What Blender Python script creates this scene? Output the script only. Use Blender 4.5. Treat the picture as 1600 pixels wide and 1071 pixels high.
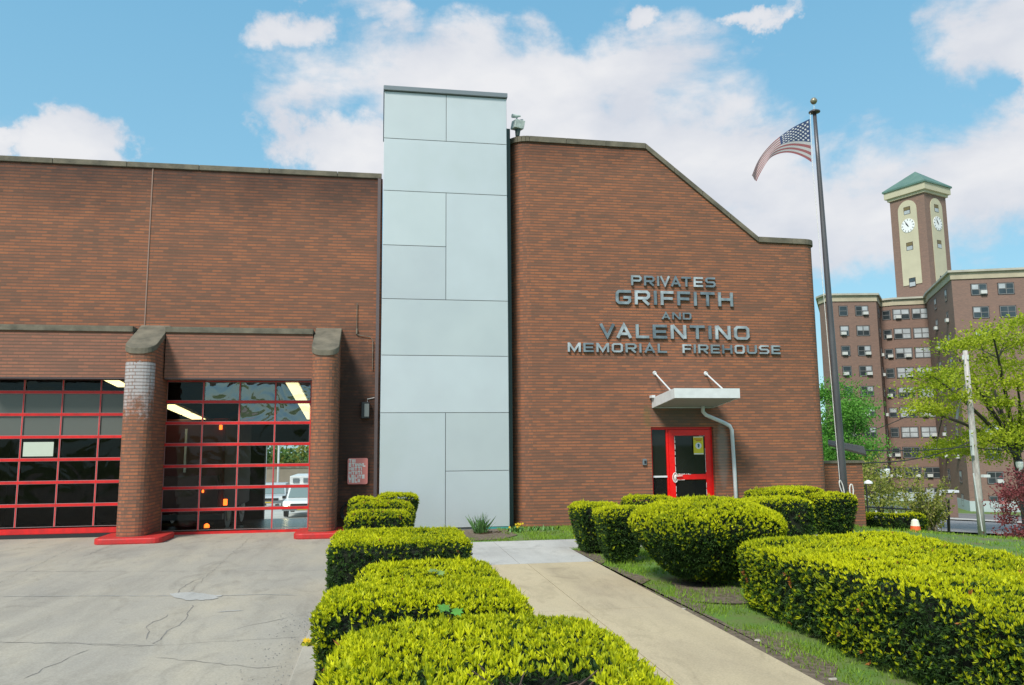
import bpy, math, random
import numpy as np
from mathutils import Vector, Matrix
random.seed(7); RNG = np.random.default_rng(11)
R = math.radians
for o in list(bpy.data.objects): bpy.data.objects.remove(o)
S = bpy.context.scene
COL = S.collection
# ------------------------------------------------------------------ camera
EYE = 1.8; FPX = 1220.0
PITCH, ROLL, YAW = R(7.525), R(-0.508), R(9.538)
cam = bpy.data.cameras.new('camera'); camo = bpy.data.objects.new('camera', cam); COL.objects.link(camo)
cam.sensor_width = 36.0; cam.lens = 36.0 * FPX / 1600.0; cam.clip_end = 3000; cam.clip_start = 0.1
camo.matrix_world = (Matrix.Translation((0, 0, EYE)) @ Matrix.Rotation(-YAW, 4, 'Z') @
                     Matrix.Rotation(R(90) + PITCH, 4, 'X') @ Matrix.Rotation(ROLL, 4, 'Z'))
S.camera = camo
S.view_settings.view_transform = 'Standard'; S.view_settings.look = 'None'
S.view_settings.exposure = 0.95; S.view_settings.gamma = 1.0
S.render.engine = 'CYCLES'
# ------------------------------------------------------------------ sky
SUN_EL, SUN_AZ = 46.0, 218.0        # degrees; azimuth clockwise from +Y
W = bpy.data.worlds.new('World'); S.world = W; W.use_nodes = True
nt = W.node_tree; nt.nodes.clear()
def N(tree, typ, **kw):
    n = tree.nodes.new(typ)
    for k, v in kw.items():
        if k.startswith('i_'): n.inputs[k[2:].replace('_', ' ')].default_value = v
        else: setattr(n, k, v)
    return n
def M(tree, op, a, b=None, c=None, clamp=False):
    n = tree.nodes.new('ShaderNodeMath'); n.operation = op; n.use_clamp = clamp
    for i, v in enumerate((a, b, c)):
        if v is None: continue
        if isinstance(v, (int, float)): n.inputs[i].default_value = v
        else: tree.links.new(v, n.inputs[i])
    return n.outputs[0]
sky = N(nt, 'ShaderNodeTexSky', sky_type='NISHITA', sun_disc=False, sun_elevation=R(SUN_EL), sun_rotation=R(SUN_AZ))
sky.air_density = 1.0; sky.dust_density = 0.6; sky.ozone_density = 2.0
tc = N(nt, 'ShaderNodeTexCoord')
sx = N(nt, 'ShaderNodeSeparateXYZ'); nt.links.new(tc.outputs['Generated'], sx.inputs[0])
az = M(nt, 'MULTIPLY', M(nt, 'ARCTAN2', sx.outputs[0], sx.outputs[1]), 57.2958)
el = M(nt, 'MULTIPLY', M(nt, 'ARCSINE', sx.outputs[2]), 57.2958)
CL = [(10.7,26.0,15.0,3.4),(14.6,21.9,14.0,4.6),(23.1,19.0,10.5,4.6),(-1.9,21.7,3.6,2.1),(29.7,16.4,6.4,3.8),(38.5,15.6,9.2,4.2),(44.6,17.4,6.2,3.2),
      (44.0,25.0,4.5,3.4),(-7.3,28.7,2.6,1.2),(-0.2,29.6,4.8,1.4),(-20.4,19.2,2.7,1.6),(-25.5,18.2,1.7,0.9),(20.2,30.0,2.0,0.9),(28.2,29.1,2.4,0.6),(44.8,21.9,2.2,1.5),
      (75,20,16,6),(105,30,18,7),(-60,22,16,5),(-95,35,20,8),(150,25,25,8),(-150,24,25,9),(30,52,30,10),(180,50,30,12),(-40,60,25,10)]
wn_ = N(nt, 'ShaderNodeTexNoise', i_Scale=6.0, i_Detail=7.0, i_Roughness=0.6); nt.links.new(tc.outputs['Generated'], wn_.inputs['Vector'])
ws_ = N(nt, 'ShaderNodeSeparateColor'); nt.links.new(wn_.outputs['Color'], ws_.inputs[0])
az = M(nt, 'ADD', az, M(nt, 'MULTIPLY', M(nt, 'SUBTRACT', ws_.outputs[0], 0.5), 17.0))
el = M(nt, 'ADD', el, M(nt, 'MULTIPLY', M(nt, 'SUBTRACT', ws_.outputs[1], 0.5), 9.0))
mx = None
for a, e, ra, re in CL:
    q = M(nt, 'ADD', M(nt, 'POWER', M(nt, 'ABSOLUTE', M(nt, 'DIVIDE', M(nt, 'SUBTRACT', az, a), ra)), 2.0),
          M(nt, 'POWER', M(nt, 'ABSOLUTE', M(nt, 'DIVIDE', M(nt, 'SUBTRACT', el, e), re)), 2.0))
    v = M(nt, 'SUBTRACT', (0.45 if ra < 5 and e > 24 else 1.0), q)
    mx = v if mx is None else M(nt, 'SMOOTH_MAX', mx, v, 0.25)
mx = M(nt, 'MAXIMUM', mx, -1.2)
mp = N(nt, 'ShaderNodeMapping'); mp.inputs['Scale'].default_value = (1, 1, 1.9); nt.links.new(tc.outputs['Generated'], mp.inputs[0])
n1 = N(nt, 'ShaderNodeTexNoise', i_Scale=7.0, i_Detail=12.0, i_Roughness=0.58, i_Distortion=0.25); nt.links.new(mp.outputs[0], n1.inputs['Vector'])
n2 = N(nt, 'ShaderNodeTexNoise', i_Scale=9.0, i_Detail=7.0, i_Roughness=0.5); nt.links.new(mp.outputs[0], n2.inputs['Vector'])
dens = M(nt, 'ADD', mx, M(nt, 'MULTIPLY', M(nt, 'SUBTRACT', n1.outputs[0], 0.5), 4.2))
mr = N(nt, 'ShaderNodeMapRange', interpolation_type='SMOOTHSTEP'); nt.links.new(dens, mr.inputs[0])
mr.inputs[1].default_value = -0.70; mr.inputs[2].default_value = 0.50
cshade = M(nt, 'ADD', M(nt, 'MULTIPLY', n2.outputs[0], 0.9), M(nt, 'MULTIPLY', dens, 0.13), None, True)
cr = N(nt, 'ShaderNodeValToRGB'); nt.links.new(cshade, cr.inputs[0])
cr.color_ramp.elements[0].position = 0.35; cr.color_ramp.elements[0].color = (3.35, 3.5, 3.85, 1)
cr.color_ramp.elements[1].position = 0.72; cr.color_ramp.elements[1].color = (4.25, 4.25, 4.35, 1)
tint = N(nt, 'ShaderNodeMix', data_type='RGBA', blend_type='MULTIPLY'); tint.inputs[0].default_value = 1.0
nt.links.new(sky.outputs[0], tint.inputs[6]); tint.inputs[7].default_value = (0.95, 1.22, 1.08, 1)
hzr = N(nt, 'ShaderNodeValToRGB'); nt.links.new(M(nt, 'DIVIDE', M(nt, 'MULTIPLY', M(nt, 'ARCSINE', sx.outputs[2]), 57.2958), 60.0, None, True), hzr.inputs[0])
for k_, (p_, c_) in enumerate([(0.0, (1.95, 3.25, 3.9, 1)), (0.25, (1.35, 2.75, 3.75, 1)), (0.6, (0.85, 2.25, 3.5, 1))]):
    if k_ == 2: hzr.color_ramp.elements.new(p_)
    hzr.color_ramp.elements[k_].position = p_; hzr.color_ramp.elements[k_].color = c_
hz = N(nt, 'ShaderNodeMix', data_type='RGBA'); hz.inputs[0].default_value = 0.8
nt.links.new(tint.outputs[2], hz.inputs[6]); nt.links.new(hzr.outputs[0], hz.inputs[7])
mixc = N(nt, 'ShaderNodeMix', data_type='RGBA'); nt.links.new(M(nt, 'MULTIPLY', mr.outputs[0], 0.97), mixc.inputs[0])
nt.links.new(hz.outputs[2], mixc.inputs[6]); nt.links.new(cr.outputs[0], mixc.inputs[7])
bg = N(nt, 'ShaderNodeBackground'); bg.inputs[1].default_value = 0.105
nt.links.new(mixc.outputs[2], bg.inputs[0])
wo = N(nt, 'ShaderNodeOutputWorld'); nt.links.new(bg.outputs[0], wo.inputs[0])
sun = bpy.data.lights.new('sun', 'SUN'); sun.energy = 2.2; sun.angle = R(14.0); sun.color = (1.0, 0.95, 0.87)
suno = bpy.data.objects.new('sun', sun); COL.objects.link(suno)
sd = Vector((math.sin(R(SUN_AZ)) * math.cos(R(SUN_EL)), math.cos(R(SUN_AZ)) * math.cos(R(SUN_EL)), math.sin(R(SUN_EL))))
suno.rotation_euler = sd.to_track_quat('Z', 'Y').to_euler()
# ------------------------------------------------------------------ survey helper: sight lines measured on the photo -> metres
_Rm = Matrix.Rotation(-YAW, 3, 'Z') @ Matrix.Rotation(R(90) + PITCH, 3, 'X') @ Matrix.Rotation(ROLL, 3, 'Z')
def at(px, py, Y=None, Z=None, depth=None):
    d = _Rm @ Vector(((px - 800) / FPX, -(py - 535.5) / FPX, -1.0))
    t = depth if depth else (Y / d.y if Y is not None else (Z - EYE) / d.z)
    return Vector((0, 0, EYE)) + d * t
def zt(x, y):                                    # terrain height
    w = np.maximum(0.88 * x + 0.48 * y, 0.34 * x + 0.94 * y - 2.3)
    return np.interp(w, [16.3, 17.5, 19.6, 22.9, 30, 39.9, 55, 75, 98], [0, -.10, -.40, -.82, -1.62, -2.55, -3.4, -4.9, -6.1])
# ------------------------------------------------------------------ materials
MATS = {}
def new_mat(name):
    m = bpy.data.materials.new(name); m.use_nodes = True; t = m.node_tree
    return m, t, t.nodes['Principled BSDF']
def mat(name, col, rough=0.6, metal=0.0, var=0.0, scale=8.0, bump=0.0, bscale=40.0, spec=None, col2=None, detail=6.0, coord='Object', emit=None, estr=0.0, stretch=None):
    if name in MATS: return MATS[name]
    m, t, b = new_mat(name)
    b.inputs['Roughness'].default_value = rough; b.inputs['Metallic'].default_value = metal
    b.inputs['Base Color'].default_value = (*col, 1)
    if spec is not None: b.inputs['Specular IOR Level'].default_value = spec
    if emit: b.inputs['Emission Color'].default_value = (*emit, 1); b.inputs['Emission Strength'].default_value = estr
    if var or col2 or bump:
        c = N(t, 'ShaderNodeTexCoord'); src = c.outputs[coord]
        if stretch:
            mpn = N(t, 'ShaderNodeMapping'); mpn.inputs['Scale'].default_value = stretch; t.links.new(src, mpn.inputs[0]); src = mpn.outputs[0]
    if var or col2:
        n = N(t, 'ShaderNodeTexNoise', i_Scale=scale, i_Detail=detail, i_Roughness=0.6); t.links.new(src, n.inputs['Vector'])
        r = N(t, 'ShaderNodeValToRGB'); t.links.new(n.outputs[0], r.inputs[0])
        r.color_ramp.elements[0].position = 0.33; r.color_ramp.elements[1].position = 0.67
        c2 = col2 if col2 else tuple(min(1, x * (1 + var)) for x in col)
        c1 = col if col2 else tuple(x * (1 - var) for x in col)
        r.color_ramp.elements[0].color = (*c1, 1); r.color_ramp.elements[1].color = (*c2, 1)
        t.links.new(r.outputs[0], b.inputs['Base Color'])
    if bump:
        n = N(t, 'ShaderNodeTexNoise', i_Scale=bscale, i_Detail=4.0); t.links.new(src, n.inputs['Vector'])
        bn = N(t, 'ShaderNodeBump', i_Strength=bump, i_Distance=0.01); t.links.new(n.outputs[0], bn.inputs['Height']); t.links.new(bn.outputs[0], b.inputs['Normal'])
    MATS[name] = m; return m
def ramp(t, fac, stops):
    r = N(t, 'ShaderNodeValToRGB'); t.links.new(fac, r.inputs[0]); e = r.color_ramp.elements
    while len(e) < len(stops): e.new(0.5)
    for k, (p, c) in enumerate(stops): e[k].position = p; e[k].color = (*c, 1)
    return r.outputs[0]
def mixrgb(t, fac, a, b, mode='MIX'):
    n = N(t, 'ShaderNodeMix', data_type='RGBA', blend_type=mode)
    for i, v in ((0, fac), (6, a), (7, b)):
        if isinstance(v, (int, float)): n.inputs[i].default_value = v
        elif isinstance(v, tuple): n.inputs[i].default_value = (*v, 1)
        else: t.links.new(v, n.inputs[i])
    return n.outputs[2]
def noise(t, src, scale, detail=6.0, rough=0.6, stretch=None, dist=0.0):
    if stretch:
        mpn = N(t, 'ShaderNodeMapping'); mpn.inputs['Scale'].default_value = stretch; t.links.new(src, mpn.inputs[0]); src = mpn.outputs[0]
    n = N(t, 'ShaderNodeTexNoise', i_Scale=scale, i_Detail=detail, i_Roughness=rough, i_Distortion=dist); t.links.new(src, n.inputs['Vector'])
    return n.outputs[0]
def brick_mat(name, cols, mortar, bw=0.205, rh=0.0677, ms=0.009, top_soot=None, patch=1.0, whitewash=None, bumpd=0.006, stain_shade=None):
    m, t, b = new_mat(name)
    uv = N(t, 'ShaderNodeTexCoord').outputs['UV']; geo = N(t, 'ShaderNodeNewGeometry').outputs['Position']
    br = N(t, 'ShaderNodeTexBrick', offset=0.5, offset_frequency=2, squash=1.0)
    br.inputs['Color1'].default_value = (0, 0, 0, 1); br.inputs['Color2'].default_value = (1, 1, 1, 1); br.inputs['Mortar'].default_value = (0.5, 0.5, 0.5, 1)
    for k, v in (('Scale', 1.0), ('Mortar Size', ms), ('Mortar Smooth', 0.25), ('Bias', 0.0), ('Brick Width', bw), ('Row Height', rh)): br.inputs[k].default_value = v
    t.links.new(uv, br.inputs['Vector'])
    su = N(t, 'ShaderNodeSeparateXYZ'); t.links.new(uv, su.inputs[0])
    hj = M(t, 'LESS_THAN', M(t, 'ABSOLUTE', M(t, 'SUBTRACT', M(t, 'FRACT', M(t, 'ADD', M(t, 'DIVIDE', su.outputs[1], rh), 0.5)), 0.5)), ms / rh * 1.15)
    jf = M(t, 'MAXIMUM', M(t, 'MULTIPLY', br.outputs['Fac'], 0.30), M(t, 'MULTIPLY', hj, 0.95))
    big = noise(t, uv, 1.0, 5.0, 0.6, (0.6, 2.6, 1)); mid = noise(t, uv, 1.0, 3.0, 0.6, (1.8, 12.0, 1)); fine = noise(t, uv, 60.0, 3.0, 0.6)
    v = M(t, 'ADD', M(t, 'MULTIPLY', br.outputs['Color'], 0.34), M(t, 'ADD', M(t, 'MULTIPLY', big, 0.55 * patch), M(t, 'ADD', M(t, 'MULTIPLY', mid, 0.32), M(t, 'MULTIPLY', fine, 0.15))))
    v = M(t, 'SUBTRACT', v, 0.175)
    col = ramp(t, v, [(0.08, cols[0]), (0.38, cols[1]), (0.58, cols[2]), (0.9, cols[3])])
    col = mixrgb(t, jf, col, mortar)
    sp = N(t, 'ShaderNodeSeparateXYZ'); t.links.new(geo, sp.inputs[0])
    if top_soot:                     # weathering band below the coping
        z0, z1, c = top_soot
        f = N(t, 'ShaderNodeMapRange'); t.links.new(M(t, 'ADD', sp.outputs[2], M(t, 'MULTIPLY', noise(t, geo, 0.9, 4.0, 0.6, (1, 1, 0.5)), 1.6)), f.inputs[0])
        f.inputs[1].default_value = z0 + 0.8; f.inputs[2].default_value = z1 + 0.8; f.inputs[4].default_value = 0.85
        col = mixrgb(t, f.outputs[0], col, c, 'MULTIPLY')
    if whitewash:
        z0, z1 = whitewash
        a = N(t, 'ShaderNodeMapRange'); t.links.new(sp.outputs[2], a.inputs[0]); a.inputs[1].default_value = z0; a.inputs[2].default_value = z1
        nn = noise(t, geo, 4.5, 9.0, 0.8, (1, 1, 0.9))
        f = M(t, 'MULTIPLY', M(t, 'MULTIPLY', M(t, 'SUBTRACT', M(t, 'ADD', nn, M(t, 'MULTIPLY', a.outputs[0], 0.40)), 0.62), 5.0, None, True), M(t, 'GREATER_THAN', M(t, 'ADD', 3.38, M(t, 'MULTIPLY', nn, 0.28)), sp.outputs[2]))
        f = M(t, 'MULTIPLY', M(t, 'MULTIPLY', f, M(t, 'LESS_THAN', sp.outputs[1], 16.66)), M(t, 'LESS_THAN', sp.outputs[0], -3.0))
        f = M(t, 'MULTIPLY', f, M(t, 'SUBTRACT', 1.0, M(t, 'MULTIPLY', br.outputs['Fac'], 0.7)))
        col = mixrgb(t, M(t, 'MULTIPLY', f, 0.85), col, (0.42, 0.42, 0.43))
    if stain_shade:  # elliptical colour patches: stains, and painted shade beside the tower
        for (lx, lz, rx, rz, c, amt) in stain_shade:
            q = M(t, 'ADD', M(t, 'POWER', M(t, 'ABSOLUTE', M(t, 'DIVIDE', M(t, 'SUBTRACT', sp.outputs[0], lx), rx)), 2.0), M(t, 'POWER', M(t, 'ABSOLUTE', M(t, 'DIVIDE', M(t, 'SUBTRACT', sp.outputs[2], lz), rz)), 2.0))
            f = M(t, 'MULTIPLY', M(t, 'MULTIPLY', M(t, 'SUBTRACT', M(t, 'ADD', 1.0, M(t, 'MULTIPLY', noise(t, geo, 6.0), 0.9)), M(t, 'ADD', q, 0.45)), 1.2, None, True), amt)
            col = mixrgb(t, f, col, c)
    t.links.new(col, b.inputs['Base Color']); b.inputs['Roughness'].default_value = 0.85
    bn = N(t, 'ShaderNodeBump', i_Strength=0.9, i_Distance=bumpd, invert=True); t.links.new(jf, bn.inputs['Height']); t.links.new(bn.outputs[0], b.inputs['Normal'])
    MATS[name] = m; return m
BC = [(0.128, 0.070, 0.046), (0.215, 0.092, 0.054), (0.31, 0.114, 0.057), (0.43, 0.155, 0.064)]
MORT = (0.13, 0.084, 0.058)
m_brick = brick_mat('brick_hall', BC, MORT, top_soot=(8.2, 9.2, (0.45, 0.42, 0.44)), stain_shade=[(6.12, 2.45, 0.12, 0.3, (0.12, 0.12, 0.04), 0.4), (6.9, 2.5, 0.75, 0.35, (0.12, 0.10, 0.08), 0.6), (7.95, 1.6, 0.16, 0.9, (0.30, 0.26, 0.22), 0.55)])  # green stain, darker patch under the canopy, paler strip by the downpipe
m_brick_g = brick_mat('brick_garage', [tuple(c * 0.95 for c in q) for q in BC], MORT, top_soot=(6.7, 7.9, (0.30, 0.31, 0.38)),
                      stain_shade=[(-0.7, 2.2, 0.95, 2.6, (0.035, 0.022, 0.018), 0.85)])  # shade between buttress and tower painted into the brick colour
m_brick_l = brick_mat('brick_lintel', [(0.16, 0.085, 0.062), (0.23, 0.105, 0.07), (0.29, 0.12, 0.075), (0.36, 0.15, 0.085)], MORT)
m_brick_b = brick_mat('brick_buttress', BC, MORT, whitewash=(2.0, 3.35))
m_conc = mat('cast_concrete', (0.12, 0.10, 0.075), 0.85, col2=(0.24, 0.20, 0.155), scale=3.5, bump=0.4)
m_conc_g = mat('green_stained_concrete', (0.085, 0.078, 0.058), 0.85, col2=(0.19, 0.165, 0.12), scale=3.0, bump=0.5)
m_white_metal = mat('white_painted_metal', (0.66, 0.68, 0.68), 0.45, var=0.08, scale=5)
m_grey_trim = mat('grey_trim', (0.20, 0.23, 0.25), 0.4, 0.3)
m_bronze = mat('bronze_trim', (0.13, 0.10, 0.10), 0.45, 0.3)
m_green_trim = mat('dark_green_trim', (0.035, 0.06, 0.055), 0.5)
m_red = mat('red_paint', (0.48, 0.014, 0.014), 0.45, col2=(0.72, 0.012, 0.012), scale=7, detail=9)
m_reddoor = mat('red_door_paint', (0.80, 0.006, 0.004), 0.35, var=0.08, scale=9)
m_redcurb = mat('red_curb_paint', (0.40, 0.035, 0.03), 0.55, col2=(0.62, 0.02, 0.02), scale=9, detail=10, bump=0.3)
m_worn = mat('worn_white', (0.72, 0.70, 0.66), 0.5, var=0.2, scale=60)
m_black = mat('black_metal', (0.02, 0.02, 0.022), 0.4)
m_dark = mat('dark_interior', (0.035, 0.035, 0.035), 0.8, var=0.3, scale=1.5)
m_floor = mat('bay_floor', (0.10, 0.10, 0.095), 0.25, var=0.3, scale=2)
m_alum = mat('letter_metal', (0.15, 0.18, 0.205), 0.42, 0.85, col2=(0.62, 0.66, 0.68), scale=5.0, detail=2.0)
m_white = mat('white_plain', (0.75, 0.75, 0.75), 0.4)
m_cream = mat('cream_render', (0.43, 0.38, 0.27), 0.8, var=0.12, scale=0.6)
m_tube = mat('fluorescent_tube', (1, 0.9, 0.6), 0.4, emit=(1.0, 0.80, 0.38), estr=1.3)
m_lamp_o = mat('orange_lamp', (1, 0.3, 0.05), 0.3, emit=(1.0, 0.12, 0.012), estr=2.2)
m_lamp_w = mat('head_lamp', (1, 1, 1), 0.3, emit=(1.0, 0.80, 0.42), estr=8.0)
m_soil = mat('bare_soil', (0.085, 0.062, 0.042), 0.95, col2=(0.20, 0.155, 0.11), scale=14, bump=0.8, bscale=90)
def glass_mat(name, tint=(0.85, 0.9, 0.88), refl=0.6, wav=0.0, wscale=1.5, rough=0.03, op=0.0, opcol=(0.1, 0.11, 0.1), extra=0.0):
    m = bpy.data.materials.new(name); m.use_nodes = True; t = m.node_tree; t.nodes.clear()
    tr = N(t, 'ShaderNodeBsdfTransparent'); tr.inputs[0].default_value = (*tint, 1)
    gl = N(t, 'ShaderNodeBsdfGlossy'); gl.inputs['Roughness'].default_value = rough; gl.inputs[0].default_value = (refl, refl, refl, 1)
    fr = N(t, 'ShaderNodeFresnel', i_IOR=1.6)
    mx_ = N(t, 'ShaderNodeMixShader'); t.links.new(M(t, 'ADD', fr.outputs[0], extra), mx_.inputs[0])
    base = tr.outputs[0]
    if op:
        df = N(t, 'ShaderNodeBsdfDiffuse'); df.inputs[0].default_value = (*opcol, 1)
        m2 = N(t, 'ShaderNodeMixShader'); m2.inputs[0].default_value = op; t.links.new(tr.outputs[0], m2.inputs[1]); t.links.new(df.outputs[0], m2.inputs[2]); base = m2.outputs[0]
    t.links.new(base, mx_.inputs[1]); t.links.new(gl.outputs[0], mx_.inputs[2])
    if wav:
        g = N(t, 'ShaderNodeTexCoord').outputs['Object']
        bn = N(t, 'ShaderNodeBump', i_Strength=wav, i_Distance=0.05); t.links.new(noise(t, g, wscale, 2.0, 0.4, None, 1.2), bn.inputs['Height'])
        t.links.new(bn.outputs[0], gl.inputs['Normal'])
    t.links.new(mx_.outputs[0], N(t, 'ShaderNodeOutputMaterial').inputs[0]); MATS[name] = m; return m
g_clear = glass_mat('door_glazing', wav=0.25, refl=0.38)
g_wavy = glass_mat('rippled_glazing', tint=(0.6, 0.66, 0.7), refl=1.0, wav=1.0, wscale=1.6, rough=0.04, op=0.03, opcol=(0.35, 0.42, 0.5), extra=0.13)
g_frost = glass_mat('clouded_glazing', tint=(0.25, 0.27, 0.24), op=0.75, opcol=(0.15, 0.16, 0.145))
g_entr = glass_mat('tinted_glazing', tint=(0.5, 0.52, 0.5), refl=0.55, op=0.25, opcol=(0.05, 0.055, 0.05))
g_car = glass_mat('car_glazing', tint=(0.15, 0.2, 0.2), refl=1.0, op=0.7, opcol=(0.30, 0.38, 0.38))
# ------------------------------------------------------------------ mesh building
def tag(o, label=None, cat=None, group=None, kind=None):
    for k, v in (('label', label), ('category', cat), ('group', group), ('kind', kind)):
        if v: o[k] = v
    return o
def thing(name, loc, label, cat, group=None):
    o = bpy.data.objects.new(name, None); COL.objects.link(o); o.location = loc; o.empty_display_size = 0.2
    return tag(o, label, cat, group)
def origin(o):
    v = Vector(o.location)
    return v + origin(o.parent) if o.parent else v
class MB:
    def __init__(s): s.v = []; s.f = []; s.m = []; s.cur = 0
    def add(s, vs, fs, mi=None):
        b = len(s.v); s.v += [tuple(p) for p in vs]
        for f in fs: s.f.append([b + i for i in f]); s.m.append(s.cur if mi is None else mi)
        return s
    def box(s, x0, x1, y0, y1, z0, z1, mi=None):
        return s.add([(x0,y0,z0),(x1,y0,z0),(x1,y1,z0),(x0,y1,z0),(x0,y0,z1),(x1,y0,z1),(x1,y1,z1),(x0,y1,z1)],
              [(3,2,1,0),(4,5,6,7),(0,1,5,4),(1,2,6,5),(2,3,7,6),(3,0,4,7)], mi)
    def obox(s, c, ux, uy, uz, mi=None):        # centre, half axes vectors
        c, ux, uy, uz = map(Vector, (c, ux, uy, uz)); vs = []
        for z in (-1, 1):
            for a, b in ((-1,-1),(1,-1),(1,1),(-1,1)): vs.append(c + ux*a + uy*b + uz*z)
        return s.add(vs, [(3,2,1,0),(4,5,6,7),(0,1,5,4),(1,2,6,5),(2,3,7,6),(3,0,4,7)], mi)
    def prism(s, pts, z0, z1, mi=None, cap=True, bot=True):     # plan polygon ccw, z1 may be function of point
        n = len(pts); f1 = z1 if callable(z1) else (lambda p: z1); f0 = z0 if callable(z0) else (lambda p: z0)
        vs = [(p[0], p[1], f0(p)) for p in pts] + [(p[0], p[1], f1(p)) for p in pts]
        fs = [(i, (i+1) % n, n + (i+1) % n, n + i) for i in range(n)]
        if cap: fs.append(list(range(n, 2*n)))
        if bot: fs.append(list(range(n-1, -1, -1)))
        return s.add(vs, fs, mi)
    def extr(s, pts, d, mi=None):               # 3d polygon extruded by vector d
        n = len(pts); pts = [Vector(p) for p in pts]; d = Vector(d)
        return s.add(pts + [p + d for p in pts], [list(range(n-1, -1, -1)), list(range(n, 2*n))] + [(i, (i+1) % n, n + (i+1) % n, n + i) for i in range(n)], mi)
    def tube(s, path, r, n=8, mi=None, caps=True):
        path = [Vector(p) for p in path]; k = len(path); rs = r if isinstance(r, (list, tuple)) else [r] * k
        vs = []; up = Vector((0.123, 0.2, 1)).normalized()
        for i, p in enumerate(path):
            d = (path[min(i+1, k-1)] - path[max(i-1, 0)]).normalized()
            a = d.cross(up)
            if a.length < 1e-3: a = d.cross(Vector((1, 0, 0)))
            a.normalize(); b = a.cross(d)
            for j in range(n):
                t = 2 * math.pi * j / n; vs.append(p + (a * math.cos(t) + b * math.sin(t)) * rs[i])
        fs = [(i*n + j, i*n + (j+1) % n, (i+1)*n + (j+1) % n, (i+1)*n + j) for i in range(k-1) for j in range(n)]
        if caps: fs += [list(range(n-1, -1, -1)), [(k-1)*n + j for j in range(n)]]
        return s.add(vs, fs, mi)
    def lathe(s, c, prof, n=20, mi=None):       # profile [(r, z)]
        vs = []; fs = []
        for r, z in prof:
            for j in range(n):
                t = 2*math.pi*j/n; vs.append((c[0] + r*math.cos(t), c[1] + r*math.sin(t), c[2] + z))
        for i in range(len(prof)-1):
            for j in range(n): fs.append((i*n+j, i*n+(j+1) % n, (i+1)*n+(j+1) % n, (i+1)*n+j))
        fs += [list(range(n-1, -1, -1)), [(len(prof)-1)*n+j for j in range(n)]]
        return s.add(vs, fs, mi)
    def build(s, name, mats, parent=None, smooth=False, bevel=0.0, uv=True):
        me = bpy.data.meshes.new(name)
        off = origin(parent) if parent else Vector((0, 0, 0))
        me.from_pydata([tuple(Vector(p) - off) for p in s.v], [], s.f)
        for mm in (mats if isinstance(mats, (list, tuple)) else [mats]): me.materials.append(mm)
        me.polygons.foreach_set('material_index', s.m)
        if smooth: me.polygons.foreach_set('use_smooth', [True] * len(s.f))
        me.update()
        if uv:
            l = me.uv_layers.new(name='UVMap')
            for p in me.polygons:
                nn = p.normal
                if abs(nn.z) > 0.7: t = None
                else: t = Vector((-nn.y, nn.x, 0)).normalized()
                for li in p.loop_indices:
                    c = me.vertices[me.loops[li].vertex_index].co + off
                    l.data[li].uv = (c.x, c.y) if t is None else (c.dot(t), c.z)
        o = bpy.data.objects.new(name, me); COL.objects.link(o)
        if parent: o.parent = parent
        if bevel:
            bv = o.modifiers.new('bevel', 'BEVEL'); bv.width = bevel; bv.segments = 2; bv.limit_method = 'ANGLE'
        if smooth and not bevel:
            pass
        return o
def arc(cx, cy, r, a0, a1, n=6):
    return [(cx + r*math.cos(R(a0 + (a1-a0)*i/n)), cy + r*math.sin(R(a0 + (a1-a0)*i/n))) for i in range(n+1)]
def rrect(x0, x1, y0, y1, r, n=4):
    return arc(x1-r, y0+r, r, -90, 0, n) + arc(x1-r, y1-r, r, 0, 90, n) + arc(x0+r, y1-r, r, 90, 180, n) + arc(x0+r, y0+r, r, 180, 270, n)
def np_mesh(name, verts, faces_per, mats, parent=None, midx=None, tintv=None):
    """verts (N*k,3): every k consecutive verts form one face"""
    k = faces_per; nf = len(verts) // k
    me = bpy.data.meshes.new(name); me.vertices.add(len(verts)); me.loops.add(len(verts)); me.polygons.add(nf)
    off = origin(parent) if parent else Vector((0, 0, 0))
    me.vertices.foreach_set('co', (verts - np.array(off)).astype(np.float32).ravel())
    me.loops.foreach_set('vertex_index', np.arange(len(verts), dtype=np.int32))
    me.polygons.foreach_set('loop_start', np.arange(0, len(verts), k, dtype=np.int32))
    for mm in (mats if isinstance(mats, (list, tuple)) else [mats]): me.materials.append(mm)
    if midx is not None: me.polygons.foreach_set('material_index', midx.astype(np.int32))
    me.update(calc_edges=True)
    if tintv is not None:
        a = me.attributes.new('tint', 'FLOAT', 'POINT'); a.data.foreach_set('value', tintv.astype(np.float32))
    o = bpy.data.objects.new(name, me); COL.objects.link(o)
    if parent: o.parent = parent
    return o
def leaf_mat(name, c0, c1, trans=0.25, rough=0.55):
    m, t, b = new_mat(name)
    a = N(t, 'ShaderNodeAttribute', attribute_name='tint')
    col = ramp(t, a.outputs['Fac'], [(0.0, c0), (1.0, c1)])
    t.links.new(col, b.inputs['Base Color']); b.inputs['Roughness'].default_value = rough; b.inputs['Specular IOR Level'].default_value = 0.25
    tr = N(t, 'ShaderNodeBsdfTranslucent'); t.links.new(col, tr.inputs[0])
    mx_ = N(t, 'ShaderNodeMixShader'); mx_.inputs[0].default_value = trans
    t.links.new(b.outputs[0], mx_.inputs[1]); t.links.new(tr.outputs[0], mx_.inputs[2])
    t.links.new(mx_.outputs[0], t.nodes['Material Output'].inputs[0]); MATS[name] = m; return m
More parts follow.
